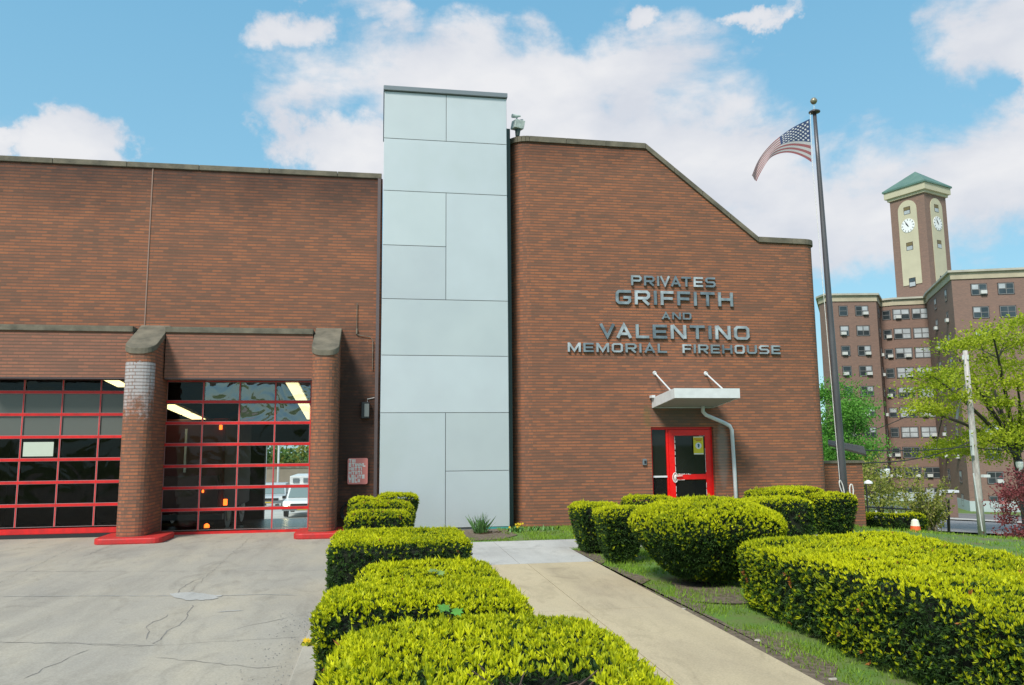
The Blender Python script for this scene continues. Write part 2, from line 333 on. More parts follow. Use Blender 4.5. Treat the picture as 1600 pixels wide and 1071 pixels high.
# ------------------------------------------------------------------ ground
def ground_mat():
    m, t, b = new_mat('lawn_ground'); g = N(t, 'ShaderNodeNewGeometry').outputs['Position']
    c = ramp(t, noise(t, g, 1.3, 8.0, 0.65), [(0.34, (0.17, 0.135, 0.08)), (0.45, (0.13, 0.18, 0.045)), (0.6, (0.10, 0.21, 0.025)), (0.8, (0.17, 0.26, 0.045))])
    c = mixrgb(t, 0.5, c, ramp(t, noise(t, g, 40, 4.0), [(0.3, (0.4, 0.4, 0.35)), (0.7, (1.3, 1.3, 1.2))]), 'MULTIPLY')
    t.links.new(c, b.inputs['Base Color']); b.inputs['Roughness'].default_value = 0.95; return m
xs = np.concatenate([[-900, -300, -120], np.arange(-60, 140, 2.0), [180, 260, 420, 900]])
ys = np.concatenate([[-900, -200, -60, -20], np.arange(-10, 160, 2.0), [200, 320, 600, 1200]])
gb = MB(); nx_, ny_ = len(xs), len(ys)
gb.v = [(x, y, float(zt(x, y)) - (1.6 if -15 < x < 9 and 19 < y < 33 else (0.9 if -15 < x < 7 and 33 <= y < 63 else 0))) for y in ys for x in xs]
gb.f = [[j*nx_+i, j*nx_+i+1, (j+1)*nx_+i+1, (j+1)*nx_+i] for j in range(ny_-1) for i in range(nx_-1)]; gb.m = [0]*len(gb.f)
tag(gb.build('ground', ground_mat(), uv=False, smooth=True), kind='structure')
def conc_mat(name, base, dark, light, joints=None, stain=0.5):
    m, t, b = new_mat(name); g = N(t, 'ShaderNodeNewGeometry').outputs['Position']
    c = ramp(t, noise(t, g, 0.62, 9.0, 0.6, (1.4, 0.6, 1)), [(0.3, dark), (0.5, base), (0.72, light)])
    c = mixrgb(t, 0.4, c, ramp(t, noise(t, g, 55, 5.0, 0.7), [(0.3, (0.55, 0.55, 0.55)), (0.7, (1.32, 1.32, 1.32))]), 'MULTIPLY')
    c = mixrgb(t, stain, c, ramp(t, noise(t, g, 2.4, 7.0, 0.7, (0.8, 0.35, 1), 1.5), [(0.30, (0.45, 0.44, 0.43)), (0.48, (1, 1, 1))]), 'MULTIPLY')
    c = mixrgb(t, stain*.8, c, ramp(t, noise(t, g, 1.0, 5.0, 0.6, (1.6, 0.22, 1), 0.4), [(0.34, (0.62, 0.61, 0.60)), (0.5, (1, 1, 1))]), 'MULTIPLY')
    t.links.new(c, b.inputs['Base Color']); b.inputs['Roughness'].default_value = 0.9
    bn = N(t, 'ShaderNodeBump', i_Strength=0.25, i_Distance=0.01); t.links.new(noise(t, g, 70, 4.0), bn.inputs['Height']); t.links.new(bn.outputs[0], b.inputs['Normal'])
    return m
m_drive = conc_mat('driveway_concrete', (0.375, 0.34, 0.28), (0.315, 0.29, 0.25), (0.45, 0.395, 0.30), stain=0.40)
m_path = conc_mat('path_concrete', (0.50, 0.41, 0.265), (0.43, 0.35, 0.235), (0.55, 0.46, 0.305), stain=0.38)
m_path2 = conc_mat('path_concrete_grey', (0.46, 0.45, 0.42), (0.38, 0.37, 0.35), (0.55, 0.54, 0.5), stain=0.4)
m_kerb = conc_mat('kerb_concrete', (0.44, 0.40, 0.33), (0.36, 0.33, 0.28), (0.54, 0.5, 0.42), stain=0.5)
m_crack = mat('crack_dirt', (0.21, 0.195, 0.175), 0.95, var=0.3, scale=8)
m_patch = conc_mat('patch_mortar', (0.41, 0.40, 0.37), (0.36, 0.35, 0.33), (0.47, 0.45, 0.42), stain=0.4)
m_joint = mat('joint_filler', (0.10, 0.085, 0.065), 0.95, var=0.3, scale=9)
def sheet(name, x0, x1, y0, y1, z, m): return tag(MB().add([(x0,y0,z),(x1,y0,z),(x1,y1,z),(x0,y1,z)], [(0,1,2,3)]).build(name, m), kind='structure')
sheet('driveway', -16, -0.66, -12, 17.9, 0.006, m_drive)
k = MB()
yk = -6.0
while yk < 14.6: k.box(-0.66, -0.47, yk, min(yk+2.99, 14.6), -0.1, 0.055); yk += 3.0
tag(k.build('kerb', m_kerb, bevel=0.012), kind='structure')
sheet('planting_bed', -0.47, 1.45, -6, 17.0, 0.010, m_soil)
pth = MB(); 
for a, b2 in ((-6, -2.2), (-2.2, 1.4), (1.4, 5.0), (5.0, 8.55), (8.55, 11.99)):
    pth.box(1.40, 2.215, a+.004, b2-.004, -0.08, 0.022); pth.box(2.223, 3.27, a+.004, b2-.004, -0.08, 0.022)
tag(pth.build('path', m_path), kind='structure')
cp = MB(); cp.box(1.40, 2.10, 12.0, 14.85, -0.08, 0.022); cp.box(2.108, 3.27, 12.0, 13.69, -0.08, 0.022); cp.box(2.108, 5.2, 13.70, 14.85, -0.08, 0.022)
cp.box(5.21, 8.35, 13.70, 14.85, -0.08, 0.05); cp.box(6.0, 8.0, 14.86, 17.45, -0.08, 0.045)
tag(cp.build('path', m_path2), kind='structure')
tag(MB().box(1.40, 3.27, -6, 14.8, -0.06, -0.01).build('path_joints', m_joint), kind='structure')
# dirt strip beside path and by the wall
def strip(name, pts, z, m):
    return tag(MB().add([(p[0], p[1], z) for p in pts], [list(range(len(pts)))]).build(name, m), kind='structure')
jig = lambda y: 0.12*math.sin(y*3.1)+0.08*math.sin(y*7.3+1)
ly = [4 + 0.35*i for i in range(28)]
strip('soil', [(3.27, -1.0), (3.55, -1.0)] + [(3.46 + jig(y) + (0.14 if y < 7.6 else 0), y) for y in ly if y < 13.6] + [(3.27, 13.68)], 0.012, m_soil)
strip('soil', [(3.95+0.42*math.cos(a)+0.1*math.sin(3*a), 9.3+0.75*math.sin(a)) for a in np.linspace(0, 6.28, 24)[:-1]], 0.016, m_soil)
strip('soil', [(1.45, 15.1), (2.35, 15.3), (2.75, 15.9), (2.75, 16.6), (2.6, 17.19), (1.45, 17.19)], 0.012, m_soil)
# cracks, joints and patches in the driveway
def ribbon(pts, w, z, rough=0.3, seed=1):
    rr = random.Random(seed); P = []
    for i in range(len(pts)-1):
        a, b2 = Vector((*pts[i], 0)), Vector((*pts[i+1], 0)); n_ = max(2, int((b2-a).length/0.09))
        for j in range(n_): P.append(a.lerp(b2, j/n_) + Vector((rr.uniform(-1, 1), rr.uniform(-1, 1), 0))*rough*0.05)
    P.append(Vector((*pts[-1], 0))); mb = MB(); vs = []; w *= .38
    for i, p in enumerate(P):
        d = (P[min(i+1, len(P)-1)] - P[max(0, i-1)]).normalized(); nn = Vector((-d.y, d.x, 0)); ww = w*rr.uniform(0.25, 1.2)*(0.3 if i in (0, len(P)-1) else 1)
        vs += [(p.x+nn.x*ww, p.y+nn.y*ww, z), (p.x-nn.x*ww, p.y-nn.y*ww, z)]
    mb.add(vs, [(2*i+1, 2*i+3, 2*i+2, 2*i) for i in range(len(P)-1)]); return mb
def gp(px, py): v = at(px, py, Z=0.01); return (v.x, v.y)
for i, (pts, w) in enumerate([([(-0.7, 8.0), (-2.2, 7.9), (-3.0, 8.25), (-4.8, 8.5), (-8, 8.6)], 0.011), ([gp(0, 1003), gp(120, 1005), gp(240, 1008)], 0.022),
        ([gp(240, 1008), gp(262, 985), gp(290, 970), gp(300, 945)], 0.016), ([gp(40, 1060), gp(80, 1040), gp(110, 1025), gp(140, 1015)], 0.017),
        ([gp(360, 985), gp(400, 975), gp(440, 967), gp(480, 960)], 0.012), ([gp(240, 1028), gp(330, 1035), gp(400, 1043), gp(440, 1040)], 0.013),
        ([gp(225, 1000), gp(235, 990), gp(228, 978), gp(255, 965), gp(262, 960)], 0.015), ([gp(275, 928), gp(292, 914), gp(303, 907)], 0.02),
        ([gp(0, 893), gp(200, 893), gp(490, 891)], 0.012), ([gp(130, 870), gp(180, 850)], 0.016), ([(-5.6, 16.2), (-5.1, 12), (-4.6, 6), (-4.2, 1)], 0.008), ([(-2.6, 17.6), (-2.35, 10.6)], 0.007)]):
    tag(ribbon(pts, w, 0.0075 + 0.0002*i, 0.5, i).build('crack', m_crack), kind='structure')
tag(ribbon([gp(0, 932), gp(150, 931), gp(270, 931)], 0.03, 0.0105, 0.2, 20).build('joint_patch', m_patch), kind='structure')
tag(ribbon([gp(330, 931), gp(400, 929), gp(470, 930)], 0.03, 0.0105, 0.2, 22).build('joint_patch', m_patch), kind='structure')
def blob(pxs, z, name='mortar_patch'):
    rr = random.Random(len(pxs)); P = []
    for i in range(len(pxs)):
        a, b2 = gp(*pxs[i]), gp(*pxs[(i+1) % len(pxs)])
        for j in range(5):
            u = j/5; P.append((a[0]+(b2[0]-a[0])*u + rr.uniform(-.03, .03), a[1]+(b2[1]-a[1])*u + rr.uniform(-.05, .05)))
    strip(name, P[::-1], z, m_patch)
blob([(262, 928), (300, 926), (345, 931), (335, 937), (310, 939), (285, 937)], 0.0118)
tag(ribbon([gp(338, 957), gp(360, 955), gp(380, 954)], 0.05, 0.011, 0.2, 24).build('mortar_patch', m_patch), kind='structure')
gr_v = []
for i in range(230):                              # loose grit by the kerb
    x = -0.68 - abs(RNG.normal(0, 0.22)); y = RNG.uniform(5.5, 9.2); r_ = RNG.uniform(0.003, 0.009)
    gr_v.append((x, y, r_))
gm = MB()
for x, y, r_ in gr_v: gm.add([(x-r_, y, .008), (x, y-r_, .008), (x+r_, y, .008), (x, y+r_, .008), (x, y, .008+r_)], [(0,1,4),(1,2,4),(2,3,4),(3,0,4)])
tag(gm.build('grit', mat('grit_stone', (0.24, 0.235, 0.22), 0.9, var=0.5, scale=30)), 'loose dark grit scattered along the driveway kerb', 'grit', kind='stuff')
# street below the lawn
ux, uy = Vector((0.94, -0.34, 0)), Vector((0.34, 0.94, 0))
def street(name, w0, w1, m, dz, s0=-40, s1=120):
    mb = MB(); ns = 40; nw = 6; vs = []
    for j in range(nw+1):
        for i in range(ns+1):
            p = ux*(s0+(s1-s0)*i/ns) + uy*(w0+(w1-w0)*j/nw); vs.append((p.x, p.y, float(zt(p.x, p.y))+dz))
    mb.add(vs, [(j*(ns+1)+i, j*(ns+1)+i+1, (j+1)*(ns+1)+i+1, (j+1)*(ns+1)+i) for j in range(nw) for i in range(ns)])
    return tag(mb.build(name, m), kind='structure')
m_asph = mat('asphalt', (0.20, 0.195, 0.20), 0.9, col2=(0.27, 0.265, 0.26), scale=0.8, detail=8)
m_side = mat('pavement_concrete', (0.42, 0.39, 0.35), 0.9, col2=(0.5, 0.47, 0.43), scale=1.2)
street('road', 41.5, 57, m_asph, 0.10, s0=12)
street('pavement', 57, 63.5, m_side, 0.17, s0=12)
street('road', 63.5, 86, mat('asphalt_dark', (0.14, 0.13, 0.13), 0.9, col2=(0.21, 0.195, 0.19), scale=0.5, detail=8), 0.13, s0=12)
# ------------------------------------------------------------------ firehouse
FH = thing('firehouse', (0, 17.5, 0), 'brick firehouse with two red glazed bay doors, pale metal clad tower and sloping roofline', 'fire station')
GX0 = -16.0
w = MB()   # garage wall with two door openings (front plane y=17.6)
for x0, x1, z0, z1 in ((GX0, -8.11, -.3, 3.3), (-5.07, -4.56, -.3, 3.3), (-1.50, -0.03, -.3, 3.3), (GX0, -0.03, 3.3, 7.92)): w.box(x0, x1, 17.6, 17.9, z0, z1)
w.box(GX0, GX0+.3, 17.9, 32.8, -.5, 7.92)
for x0, x1, z0, z1 in ((GX0, -4.55, -2.0, 1.95), (-1.0, -.03, -2.0, 1.95), (GX0, -.03, 1.95, 7.92)): w.box(x0, x1, 32.8, 33.1, z0, z1)
w.box(-.33, -.03, 17.9, 32.8, -.5, 7.92)
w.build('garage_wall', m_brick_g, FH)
MB().box(GX0+.3, -.33, 17.9, 32.8, 7.4, 7.6).build('roof', m_grey_trim, FH)
c = MB(); x = GX0 - .05
while x < -0.1: x2 = min(x + 1.5, -0.05); c.box(x+.004, x2-.004, 17.56, 17.97, 7.92, 8.04); x = x2
c.build('coping', m_conc_g, FH, bevel=.01)
MB().box(-5.03, -5.006, 17.585, 17.6, 4.4, 7.92).build('joint_strip', mat('sealant', (0.27, 0.17, 0.13), 0.7), FH)
for x0, x1 in ((-8.11, -5.12), (-4.47, -1.47)):
    l = MB().box(x0, x1, 17.2, 17.6, 3.27, 4.22).build('lintel_panel', m_brick_l, FH)
    MB().box(x0-.02, x1+.0, 17.16, 17.6, 4.22, 4.34).build('cap', m_conc_g, l, bevel=.01)
    MB().box(x0, x1, 17.21, 17.6, 3.24, 3.27).build('soffit_plate', m_bronze, l)
def buttress(x0, x1, base):
    r = (x1-x0)*0.42; plan = arc(x1-r, 16.45+r, r, -90, 0, 6) + [(x1, 17.6), (x0, 17.6)] + arc(x0+r, 16.45+r, r, 180, 270, 6)
    top = lambda p: 3.68 + (p[1]-16.45)/1.15*0.62
    b = MB().prism(plan, 0, top).build('buttress', m_brick_b, FH)
    plan2 = arc(x1-r+.015, 16.43+r, r, -90, 0, 6) + [(x1+.015, 17.6), (x0-.015, 17.6)] + arc(x0+r-.015, 16.43+r, r, 180, 270, 6)
    MB().prism(plan2, lambda p: top(p)+.004, lambda p: top(p)+.13).build('cap', m_conc_g, b, bevel=.012)
    MB().prism(rrect(base[0], base[1], 16.2, 17.35, .18), 0.0, 0.12).build('painted_base', m_redcurb, b, bevel=.025)
buttress(-5.07, -4.5, (-5.36, -4.12)); buttress(-1.43, -0.9, (-1.68, -0.66))
def garage_door(x0, x1, z0, z1, cols, rows, name, botz, glz):
    d = MB(); yf, yb = 17.70, 17.76
    d.box(x0-.06, x0, 17.66, 17.8, botz-.03, z1+.05); d.box(x1, x1+.06, 17.66, 17.8, botz-.03, z1+.05)
    d.box(x0, x1, yf-.005, yb, botz, z0)
    for i in range(1, rows+1):
        z = z0 + (z1-z0)*i/rows; t = .028 if i < rows else .02; d.box(x0, x1, yf, yb, z-t, z+t)
    for j in range(1, cols):
        x = x0 + (x1-x0)*j/cols
        for i in range(rows): d.box(x-.010, x+.010, yf+.004, yb-.004, z0+(z1-z0)*i/rows+.028, z0+(z1-z0)*(i+1)/rows-.028)
    o = d.build('garage_door', m_red, FH)
    s_ = MB()
    for i in range(rows):                        # pale glazing beads
        for j in range(cols):
            a, b2 = x0+(x1-x0)*j/cols+.010, x0+(x1-x0)*(j+1)/cols-.010; c0, c1 = z0+(z1-z0)*i/rows+.028, z0+(z1-z0)*(i+1)/rows-.028
            for q in ((a, a+.008, c0, c1), (b2-.008, b2, c0, c1), (a+.008, b2-.008, c0, c0+.008), (a+.008, b2-.008, c1-.008, c1)): s_.box(q[0], q[1], yf+.006, yf+.02, q[2], q[3])
    s_.build('glazing_bead', mat('bead_grey', (0.30, 0.22, 0.22), 0.5), o)
    g = MB()
    for i in range(rows):
        for j in range(cols):
            a, b2 = x0+(x1-x0)*j/cols+.006, x0+(x1-x0)*(j+1)/cols-.006; c0, c1 = z0+(z1-z0)*i/rows+.02, z0+(z1-z0)*(i+1)/rows-.02
            g.add([(a, 17.735, c0), (b2, 17.735, c0), (b2, 17.735, c1), (a, 17.735, c1)], [(0,1,2,3)], glz(i, j))
    g.build('glazing', [g_clear, g_wavy, g_frost], o); return o
gd = garage_door(-4.56+.03, -1.53, 0.06, 3.25, 4, 7, 'garage_door', -0.0, lambda i, j: 1 if (i == 6 and j in (1, 2, 3)) or (i == 5 and j in (2, 3)) else 0)
garage_door(-8.08, -5.1, 0.20, 3.46, 4, 7, 'garage_door', 0.09, lambda i, j: 2 if i in (4, 5) else 0)
MB().box(-8.11, -5.07, 17.66, 17.8, 0.0, 0.085).build('dark_gap_strip', m_black, FH)  # darkness of the gap under the left door, built as a black strip
# bay interior
bi = MB()
bi.add([(-15.7, 17.9, 0.0), (-.33, 17.9, 0.0), (-.33, 32.8, -1.0), (-15.7, 32.8, -1.0)], [(0,1,2,3)])
bi.build('bay_floor', m_floor, FH)
bi = MB().box(-15.69, -.34, 17.95, 32.75, 4.2, 4.3)
bi.box(-14.0, -13.9, 18, 32.79, -1.1, 4.2); bi.box(-.42, -.34, 17.95, 32.79, -1.1, 4.2)
for x0, x1, z0, z1 in ((-13.9, -4.55, -1.1, 4.2), (-1.0, -.42, -1.1, 4.2), (-4.55, -1.0, 1.95, 4.2)): bi.box(x0, x1, 32.7, 32.79, z0, z1)
bi.build('bay_lining', m_dark, FH)
for (p, y0, q, y1) in (((262, 634), 19.6, (352, 674), 29), ((455, 597), 19.2, (487, 655), 25), ((165, 590), 20, (192, 604), 24)):
    a, b2 = at(*p, Y=y0), at(*q, Y=y1)
    d = (b2-a); lt = thing('ceiling_light', tuple(a.lerp(b2, .5)), {262: 'long fluorescent strip crossing the upper left panes of the right bay door', 455: 'short bright fluorescent strip at the top right of the right bay door', 165: 'fluorescent strip glimpsed beside the brick buttress in the left bay door'}[p[0]], 'ceiling light', 'fluorescent lights in the bay')
    for i in range(4):
        s0, s1 = a + d*(i/4+.01), a + d*((i+1)/4-.015)
        MB().obox((s0+s1)/2, (s1-s0)/2, (.13, 0, 0), (0, 0, .025)).build('tube', m_tube, lt)
    MB().obox((a+b2)/2 + Vector((0, 0, .06)), d/2, (.16, 0, 0), (0, 0, .03)).build('housing', m_white, lt)
# metal clad tower
tw = MB().box(-0.005, 2.795, 17.25, 20.2, -.3, 9.89).build('tower_core', mat('tower_backing', (0.16, 0.17, 0.18), 0.6), FH)
def panel_mat(i):
    rr = random.Random(i*7+3); k_ = rr.uniform(0.94, 1.04)
    m, t, b = new_mat('anodised_panel'); g = N(t, 'ShaderNodeNewGeometry').outputs['Position']
    c = ramp(t, noise(t, g, 0.7, 3.0), [(0.3, (0.53*k_, 0.575*k_+rr.uniform(-.008, .012), 0.59*k_)), (0.7, (0.58*k_, 0.63*k_, 0.64*k_+rr.uniform(-.01, .015)))])
    t.links.new(c, b.inputs['Base Color']); b.inputs['Metallic'].default_value = 0.35; b.inputs['Roughness'].default_value = 0.42
    bn = N(t, 'ShaderNodeBump', i_Strength=0.08, i_Distance=0.02); t.links.new(noise(t, g, 1.3, 1.0), bn.inputs['Height']); t.links.new(bn.outputs[0], b.inputs['Normal'])
    return m
xa, xm, xb = -0.02, 1.40, 2.81
for i, (x0, x1, z0, z1) in enumerate([(xa, xm, 8.76, 9.885), (xm, xb, 8.76, 9.885), (xa, xb, 7.53, 8.76), (xa, xm, 6.27, 7.53), (xa, xm, 5.05, 6.27), (xm, xb, 5.05, 7.53),
        (xa, xb, 3.79, 5.05), (xa, xb, 2.53, 3.79), (xa, xm, .05, 2.53), (xm, xb, 1.26, 2.53), (xm, xb, .05, 1.26)]):
    MB().box(x0+.006, x1-.006, 17.22, 17.245, z0+.006, z1-.006).build('cladding_panel', panel_mat(i), FH, bevel=.004)
for side, xx in ((-1, -.02), (1, 2.80)):
    for z0, z1 in ((.05, 2.53), (2.53, 5.05), (5.05, 7.53), (7.53, 9.89)):
        MB().box(xx if side > 0 else xx-.012+.02, xx+.012 if side > 0 else xx+.02, 17.25, 20.1, z0+.012, z1-.012).build('side_cladding', m_white_metal, FH)
MB().box(-.04, 2.83, 17.16, 20.3, 9.89, 10.0).build('tower_coping', m_grey_trim, FH, bevel=.01)
MB().box(-.14, -.07, 17.5, 17.6, 0, 7.9).build('edge_trim', m_bronze, FH)
MB().box(2.84, 2.93, 17.45, 19.5, 0, 9.25).build('corner_post', m_green_trim, FH)
MB().box(2.0, 2.80, 17.195, 17.25, 0.0, 0.045).build('base_flashing', mat('teal_flashing', (0.05, 0.3, 0.28), 0.5), FH)
# hall
prof = [(2.9, 8.98), (6.28, 8.96), (9.11, 6.72), (10.7, 6.70)]
def ph(x): return float(np.interp(x, [p[0] for p in prof], [p[1] for p in prof]))
h = MB(); DX0, DX1, DZ = 6.2, 7.74, 2.2
br_ = [3.4, 6.2, 6.28, 7.74, 9.11, 10.35]
for a, b2 in zip(br_[:-1], br_[1:]):
    zb = DZ if (a >= 6.2 and b2 <= 7.75) else -.4
    h.add([(a, 17.5, zb), (b2, 17.5, zb), (b2, 17.5, ph(b2)), (a, 17.5, ph(a))], [(0,1,2,3)])
la = arc(3.4, 17.95, .45, 180, 270, 8); ra = arc(10.35, 17.8, .3, -90, 0, 6)
for A in (la, ra):
    for p, q in zip(A[:-1], A[1:]): h.add([(p[0], p[1], -.6), (q[0], q[1], -.6), (q[0], q[1], ph(q[0])), (p[0], p[1], ph(p[0]))], [(0,1,2,3)])
h.add([(2.95, 30, -1.5), (2.95, 17.95, -.4), (2.95, 17.95, 8.98), (2.95, 30, 8.98)], [(0,1,2,3)])
h.add([(10.65, 17.8, -1.0), (10.65, 30, -2.4), (10.65, 30, 6.7), (10.65, 17.8, 6.7)], [(0,1,2,3)])
h.add([(10.65, 30, -2.4), (2.95, 30, -1.5)] + [(x, 30, ph(x)) for x in (2.95, 6.28, 9.11, 10.65)], [(0,1,2,3,4,5)])
# door reveals
h.add([(DX0, 17.5, -.1), (DX0, 17.66, -.1), (DX0, 17.66, DZ), (DX0, 17.5, DZ)], [(3,2,1,0)]); h.add([(DX1, 17.5, -.1), (DX1, 17.66, -.1), (DX1, 17.66, DZ), (DX1, 17.5, DZ)], [(0,1,2,3)])
h.add([(DX0, 17.5, DZ), (DX1, 17.5, DZ), (DX1, 17.66, DZ), (DX0, 17.66, DZ)], [(3,2,1,0)])
h.build('hall_wall', m_brick, FH)
rf = MB()
for a, b2 in ((2.96, 6.28), (6.28, 9.11), (9.11, 10.64)):
    rf.add([(a, 17.9, ph(a)-.1), (b2, 17.9, ph(b2)-.1), (b2, 29.9, ph(b2)-.1), (a, 29.9, ph(a)-.1)], [(0,1,2,3)])
rf.build('roof', m_grey_trim, FH)
cop = MB()
def cop_seg(p, q, inn=.45):                      # coping stones following wall top between plan points (front edges p,q) 
    d = (Vector((q[0]-p[0], q[1]-p[1], 0))).normalized(); nn = Vector((d.y, -d.x, 0))*.045; back = -Vector((d.y, -d.x, 0))*inn
    P = [Vector((*p, 0))+nn, Vector((*q, 0))+nn, Vector((*q, 0))+back, Vector((*p, 0))+back]
    z = [ph(p[0]), ph(q[0]), ph(q[0]), ph(p[0])]
    vs = [(v.x, v.y, zz) for v, zz in zip(P, z)] + [(v.x, v.y, zz+.13) for v, zz in zip(P, z)]
    cop.add(vs, [(3,2,1,0),(4,5,6,7),(0,1,5,4),(1,2,6,5),(2,3,7,6),(3,0,4,7)])
for a, b2 in ((3.4, 4.3), (4.3, 5.28), (5.28, 6.28), (6.28, 7.0), (7.0, 7.7), (7.7, 8.4), (8.4, 9.11), (9.11, 10.0), (10.0, 10.35)):
    cop_seg((a+.005, 17.5), (b2-.005, 17.5))
for A, rr_ in ((la, .3), (ra, .22)):
    for p, q in zip(A[:-1], A[1:]): cop_seg(p, q, rr_)
cop.build('coping', m_conc_g, FH)
# entrance door
ed = thing('entrance_door', (0, 0, 0), None, None); ed.parent = FH
ed.location = (6.97, 0.1, 0)
fr = MB(); y0, y1 = 17.60, 17.66
fr.box(DX0, DX0+.055, y0, y1, 0, DZ); fr.box(DX1-.05, DX1, y0, y1, 0, DZ); fr.box(DX0+.055, DX1-.05, y0, y1, DZ-.06, DZ); fr.box(6.60, 6.65, y0, y1, 0, DZ-.06)
fr.box(DX0+.055, 6.60, y0, y1, 0, .10)
fr.build('door_frame', m_reddoor, ed, bevel=.004)
lf = MB(); a, b2 = 6.655, 7.685
lf.box(a, a+.14, 17.585, 17.63, .03, 2.135); lf.box(b2-.13, b2, 17.585, 17.63, .03, 2.135)
lf.box(a+.14, b2-.13, 17.585, 17.63, 2.00, 2.135); lf.box(a+.14, b2-.13, 17.585, 17.63, .98, 1.10); lf.box(a+.14, b2-.13, 17.585, 17.63, .03, .25)
leaf = lf.build('door_leaf', m_reddoor, ed, bevel=.004)
rr = random.Random(3); wn = MB()
for (x0, x1, z0, z1) in [(a+.143, a+.158, 1.55, 1.98), (a+.142, a+.152, 1.15, 1.5), (a+.16, a+.52, 1.098, 1.118), (a+.16, a+.36, .968, .980), (a+.142, a+.152, .3, .92), (b2-.142, b2-.132, 1.15, 1.7), (b2-.142, b2-.132, .5, .9), (b2-.30, b2-.14, 1.985, 1.995)]:
    n_ = 14; hx = (x1-x0) > (z1-z0)
    for i in range(n_):
        if rr.random() < .18: continue
        u0, u1 = i/n_, (i+1)/n_; t = rr.uniform(.4, 1.1)
        if hx: wn.box(x0+(x1-x0)*u0, x0+(x1-x0)*u1, 17.578, 17.584, z0, z0+(z1-z0)*t)
        else: wn.box(x0, x0+(x1-x0)*t, 17.578, 17.584, z0+(z1-z0)*u0, z0+(z1-z0)*u1)
tag(wn.build('worn_edge', m_worn, leaf), 'white worn patches along the glazing edges', kind='stuff')
hd = MB(); ring = [(a+.12+.075*math.cos(t)*.8, 17.55, 1.03+.11*math.sin(t)) for t in np.linspace(0.3, 5.6, 16)]
hd.tube(ring, .011, 6); hd.box(a+.10, a+.16, 17.565, 17.584, .93, 1.13); hd.tube([(a+.13, 17.55, 1.06), (a+.30, 17.55, 1.07)], .012, 6)
hd.build('door_handle', m_worn, leaf, smooth=True)
gl = MB().add([(a+.13, 17.61, .24), (b2-.12, 17.61, .24), (b2-.12, 17.61, .99), (a+.13, 17.61, .99)], [(0,1,2,3)]).add([(a+.13, 17.61, 1.09), (b2-.12, 17.61, 1.09), (b2-.12, 17.61, 2.01), (a+.13, 17.61, 2.01)], [(0,1,2,3)])
gl.build('door_glass', g_entr, leaf)
MB().add([(DX0+.05, 17.63, .09), (6.605, 17.63, .09), (6.605, 17.63, 2.145), (DX0+.05, 17.63, 2.145)], [(0,1,2,3)]).build('side_window', g_entr, ed)
MB().box(DX0+.055, 6.60, 17.595, 17.625, 1.035, 1.075).build('push_bar', m_white_metal, ed)
lob = MB().box(6.0, 8.2, 19.6, 19.7, -.1, 2.6).box(6.0, 6.1, 17.7, 19.6, -.1, 2.6).box(8.1, 8.2, 17.7, 19.6, -.1, 2.6).box(6.1, 8.1, 17.7, 19.6, -.1, 0.0).box(6.1, 8.1, 17.7, 19.6, 2.5, 2.6)
for i in range(3): lob.tube([(6.3+.35*i, 19.0, .45+.1*i), (7.3+.3*i, 19.0, 1.3+.1*i)], .022, 6)
lob.build('lobby', mat('lobby_wall', (0.10, 0.10, 0.095), 0.7, var=0.2, scale=1), FH)
# poster on the door
po = thing('poster', (7.38, 17.575, 1.76), 'yellow notice with round white emblem stuck inside the red door glass', 'poster')
MB().box(7.26, 7.505, 17.572, 17.576, 1.555, 1.975).build('sheet', mat('poster_yellow', (0.72, 0.60, 0.03), 0.6), po)
MB().box(7.265, 7.50, 17.569, 17.5715, 1.56, 1.585).build('border', m_white, po); MB().box(7.265, 7.50, 17.569, 17.5715, 1.955, 1.97).build('border', m_white, po)
pm = MB(); rr = random.Random(4)
for row, (xs0, n_) in enumerate(((7.28, 7), (7.32, 5))):
    for i in range(n_): pm.box(xs0+i*.029, xs0+i*.029+.022, 17.569, 17.5715, 1.905-row*.035, 1.927-row*.035)
pm.build('heading', mat('poster_red', (0.5, 0.12, 0.02), 0.6), po)
MB().tube([(7.382, 17.5715, 1.76), (7.382, 17.568, 1.76)], .075, 24).build('emblem_disc', m_white, po)
MB().add([(7.382+.036*x, 17.5665, 1.76+.045*z) for x, z in ((-.8,.3),(-.5,.9),(.1,1),(.7,.8),(.9,.1),(.5,-.3),(.6,-.9),(-.2,-1),(-.6,-.5),(-.3,-.1))], [list(range(10))[::-1]]).build('emblem', mat('emblem_teal', (0.02, 0.14, 0.2), 0.6), po)
# canopy
cn = thing('canopy', (0, 0, 0), None, None); cn.parent = FH; cn.location = (6.99, -.5, 2.8)
x0, x1, yf = 6.24, 7.75, 16.05
cb = MB()
side = lambda x, t: cb.extr([(x, yf, 2.79), (x, 17.49, 2.64), (x, 17.49, 2.87), (x, yf, 3.0)], (t, 0, 0))
side(x0, .03); side(x1-.03, .03); cb.box(x0+.03, x1-.03, yf, yf+.03, 2.79, 3.0); cb.box(x0+.03, x1-.03, 17.46, 17.49, 2.64, 2.87)
cb.add([(x0+.03, yf+.03, 2.89), (x1-.03, yf+.03, 2.89), (x1-.03, 17.46, 2.75), (x0+.03, 17.46, 2.75)], [(0,1,2,3)])
cb.build('canopy_frame', m_white_metal, cn)
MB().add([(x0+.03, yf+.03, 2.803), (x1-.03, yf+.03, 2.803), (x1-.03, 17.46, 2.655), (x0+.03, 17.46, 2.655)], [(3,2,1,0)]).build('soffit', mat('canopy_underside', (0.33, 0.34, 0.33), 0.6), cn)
for xx in (6.33, 7.6):
    MB().tube([(xx, 17.47, 3.46), (xx, 16.45, 2.96)], .018, 8).build('tie_rod', m_white_metal, cn)
    MB().tube([(xx, 17.5, 3.47), (xx, 17.45, 3.45)], .045, 12).build('wall_plate', m_white_metal, cn)
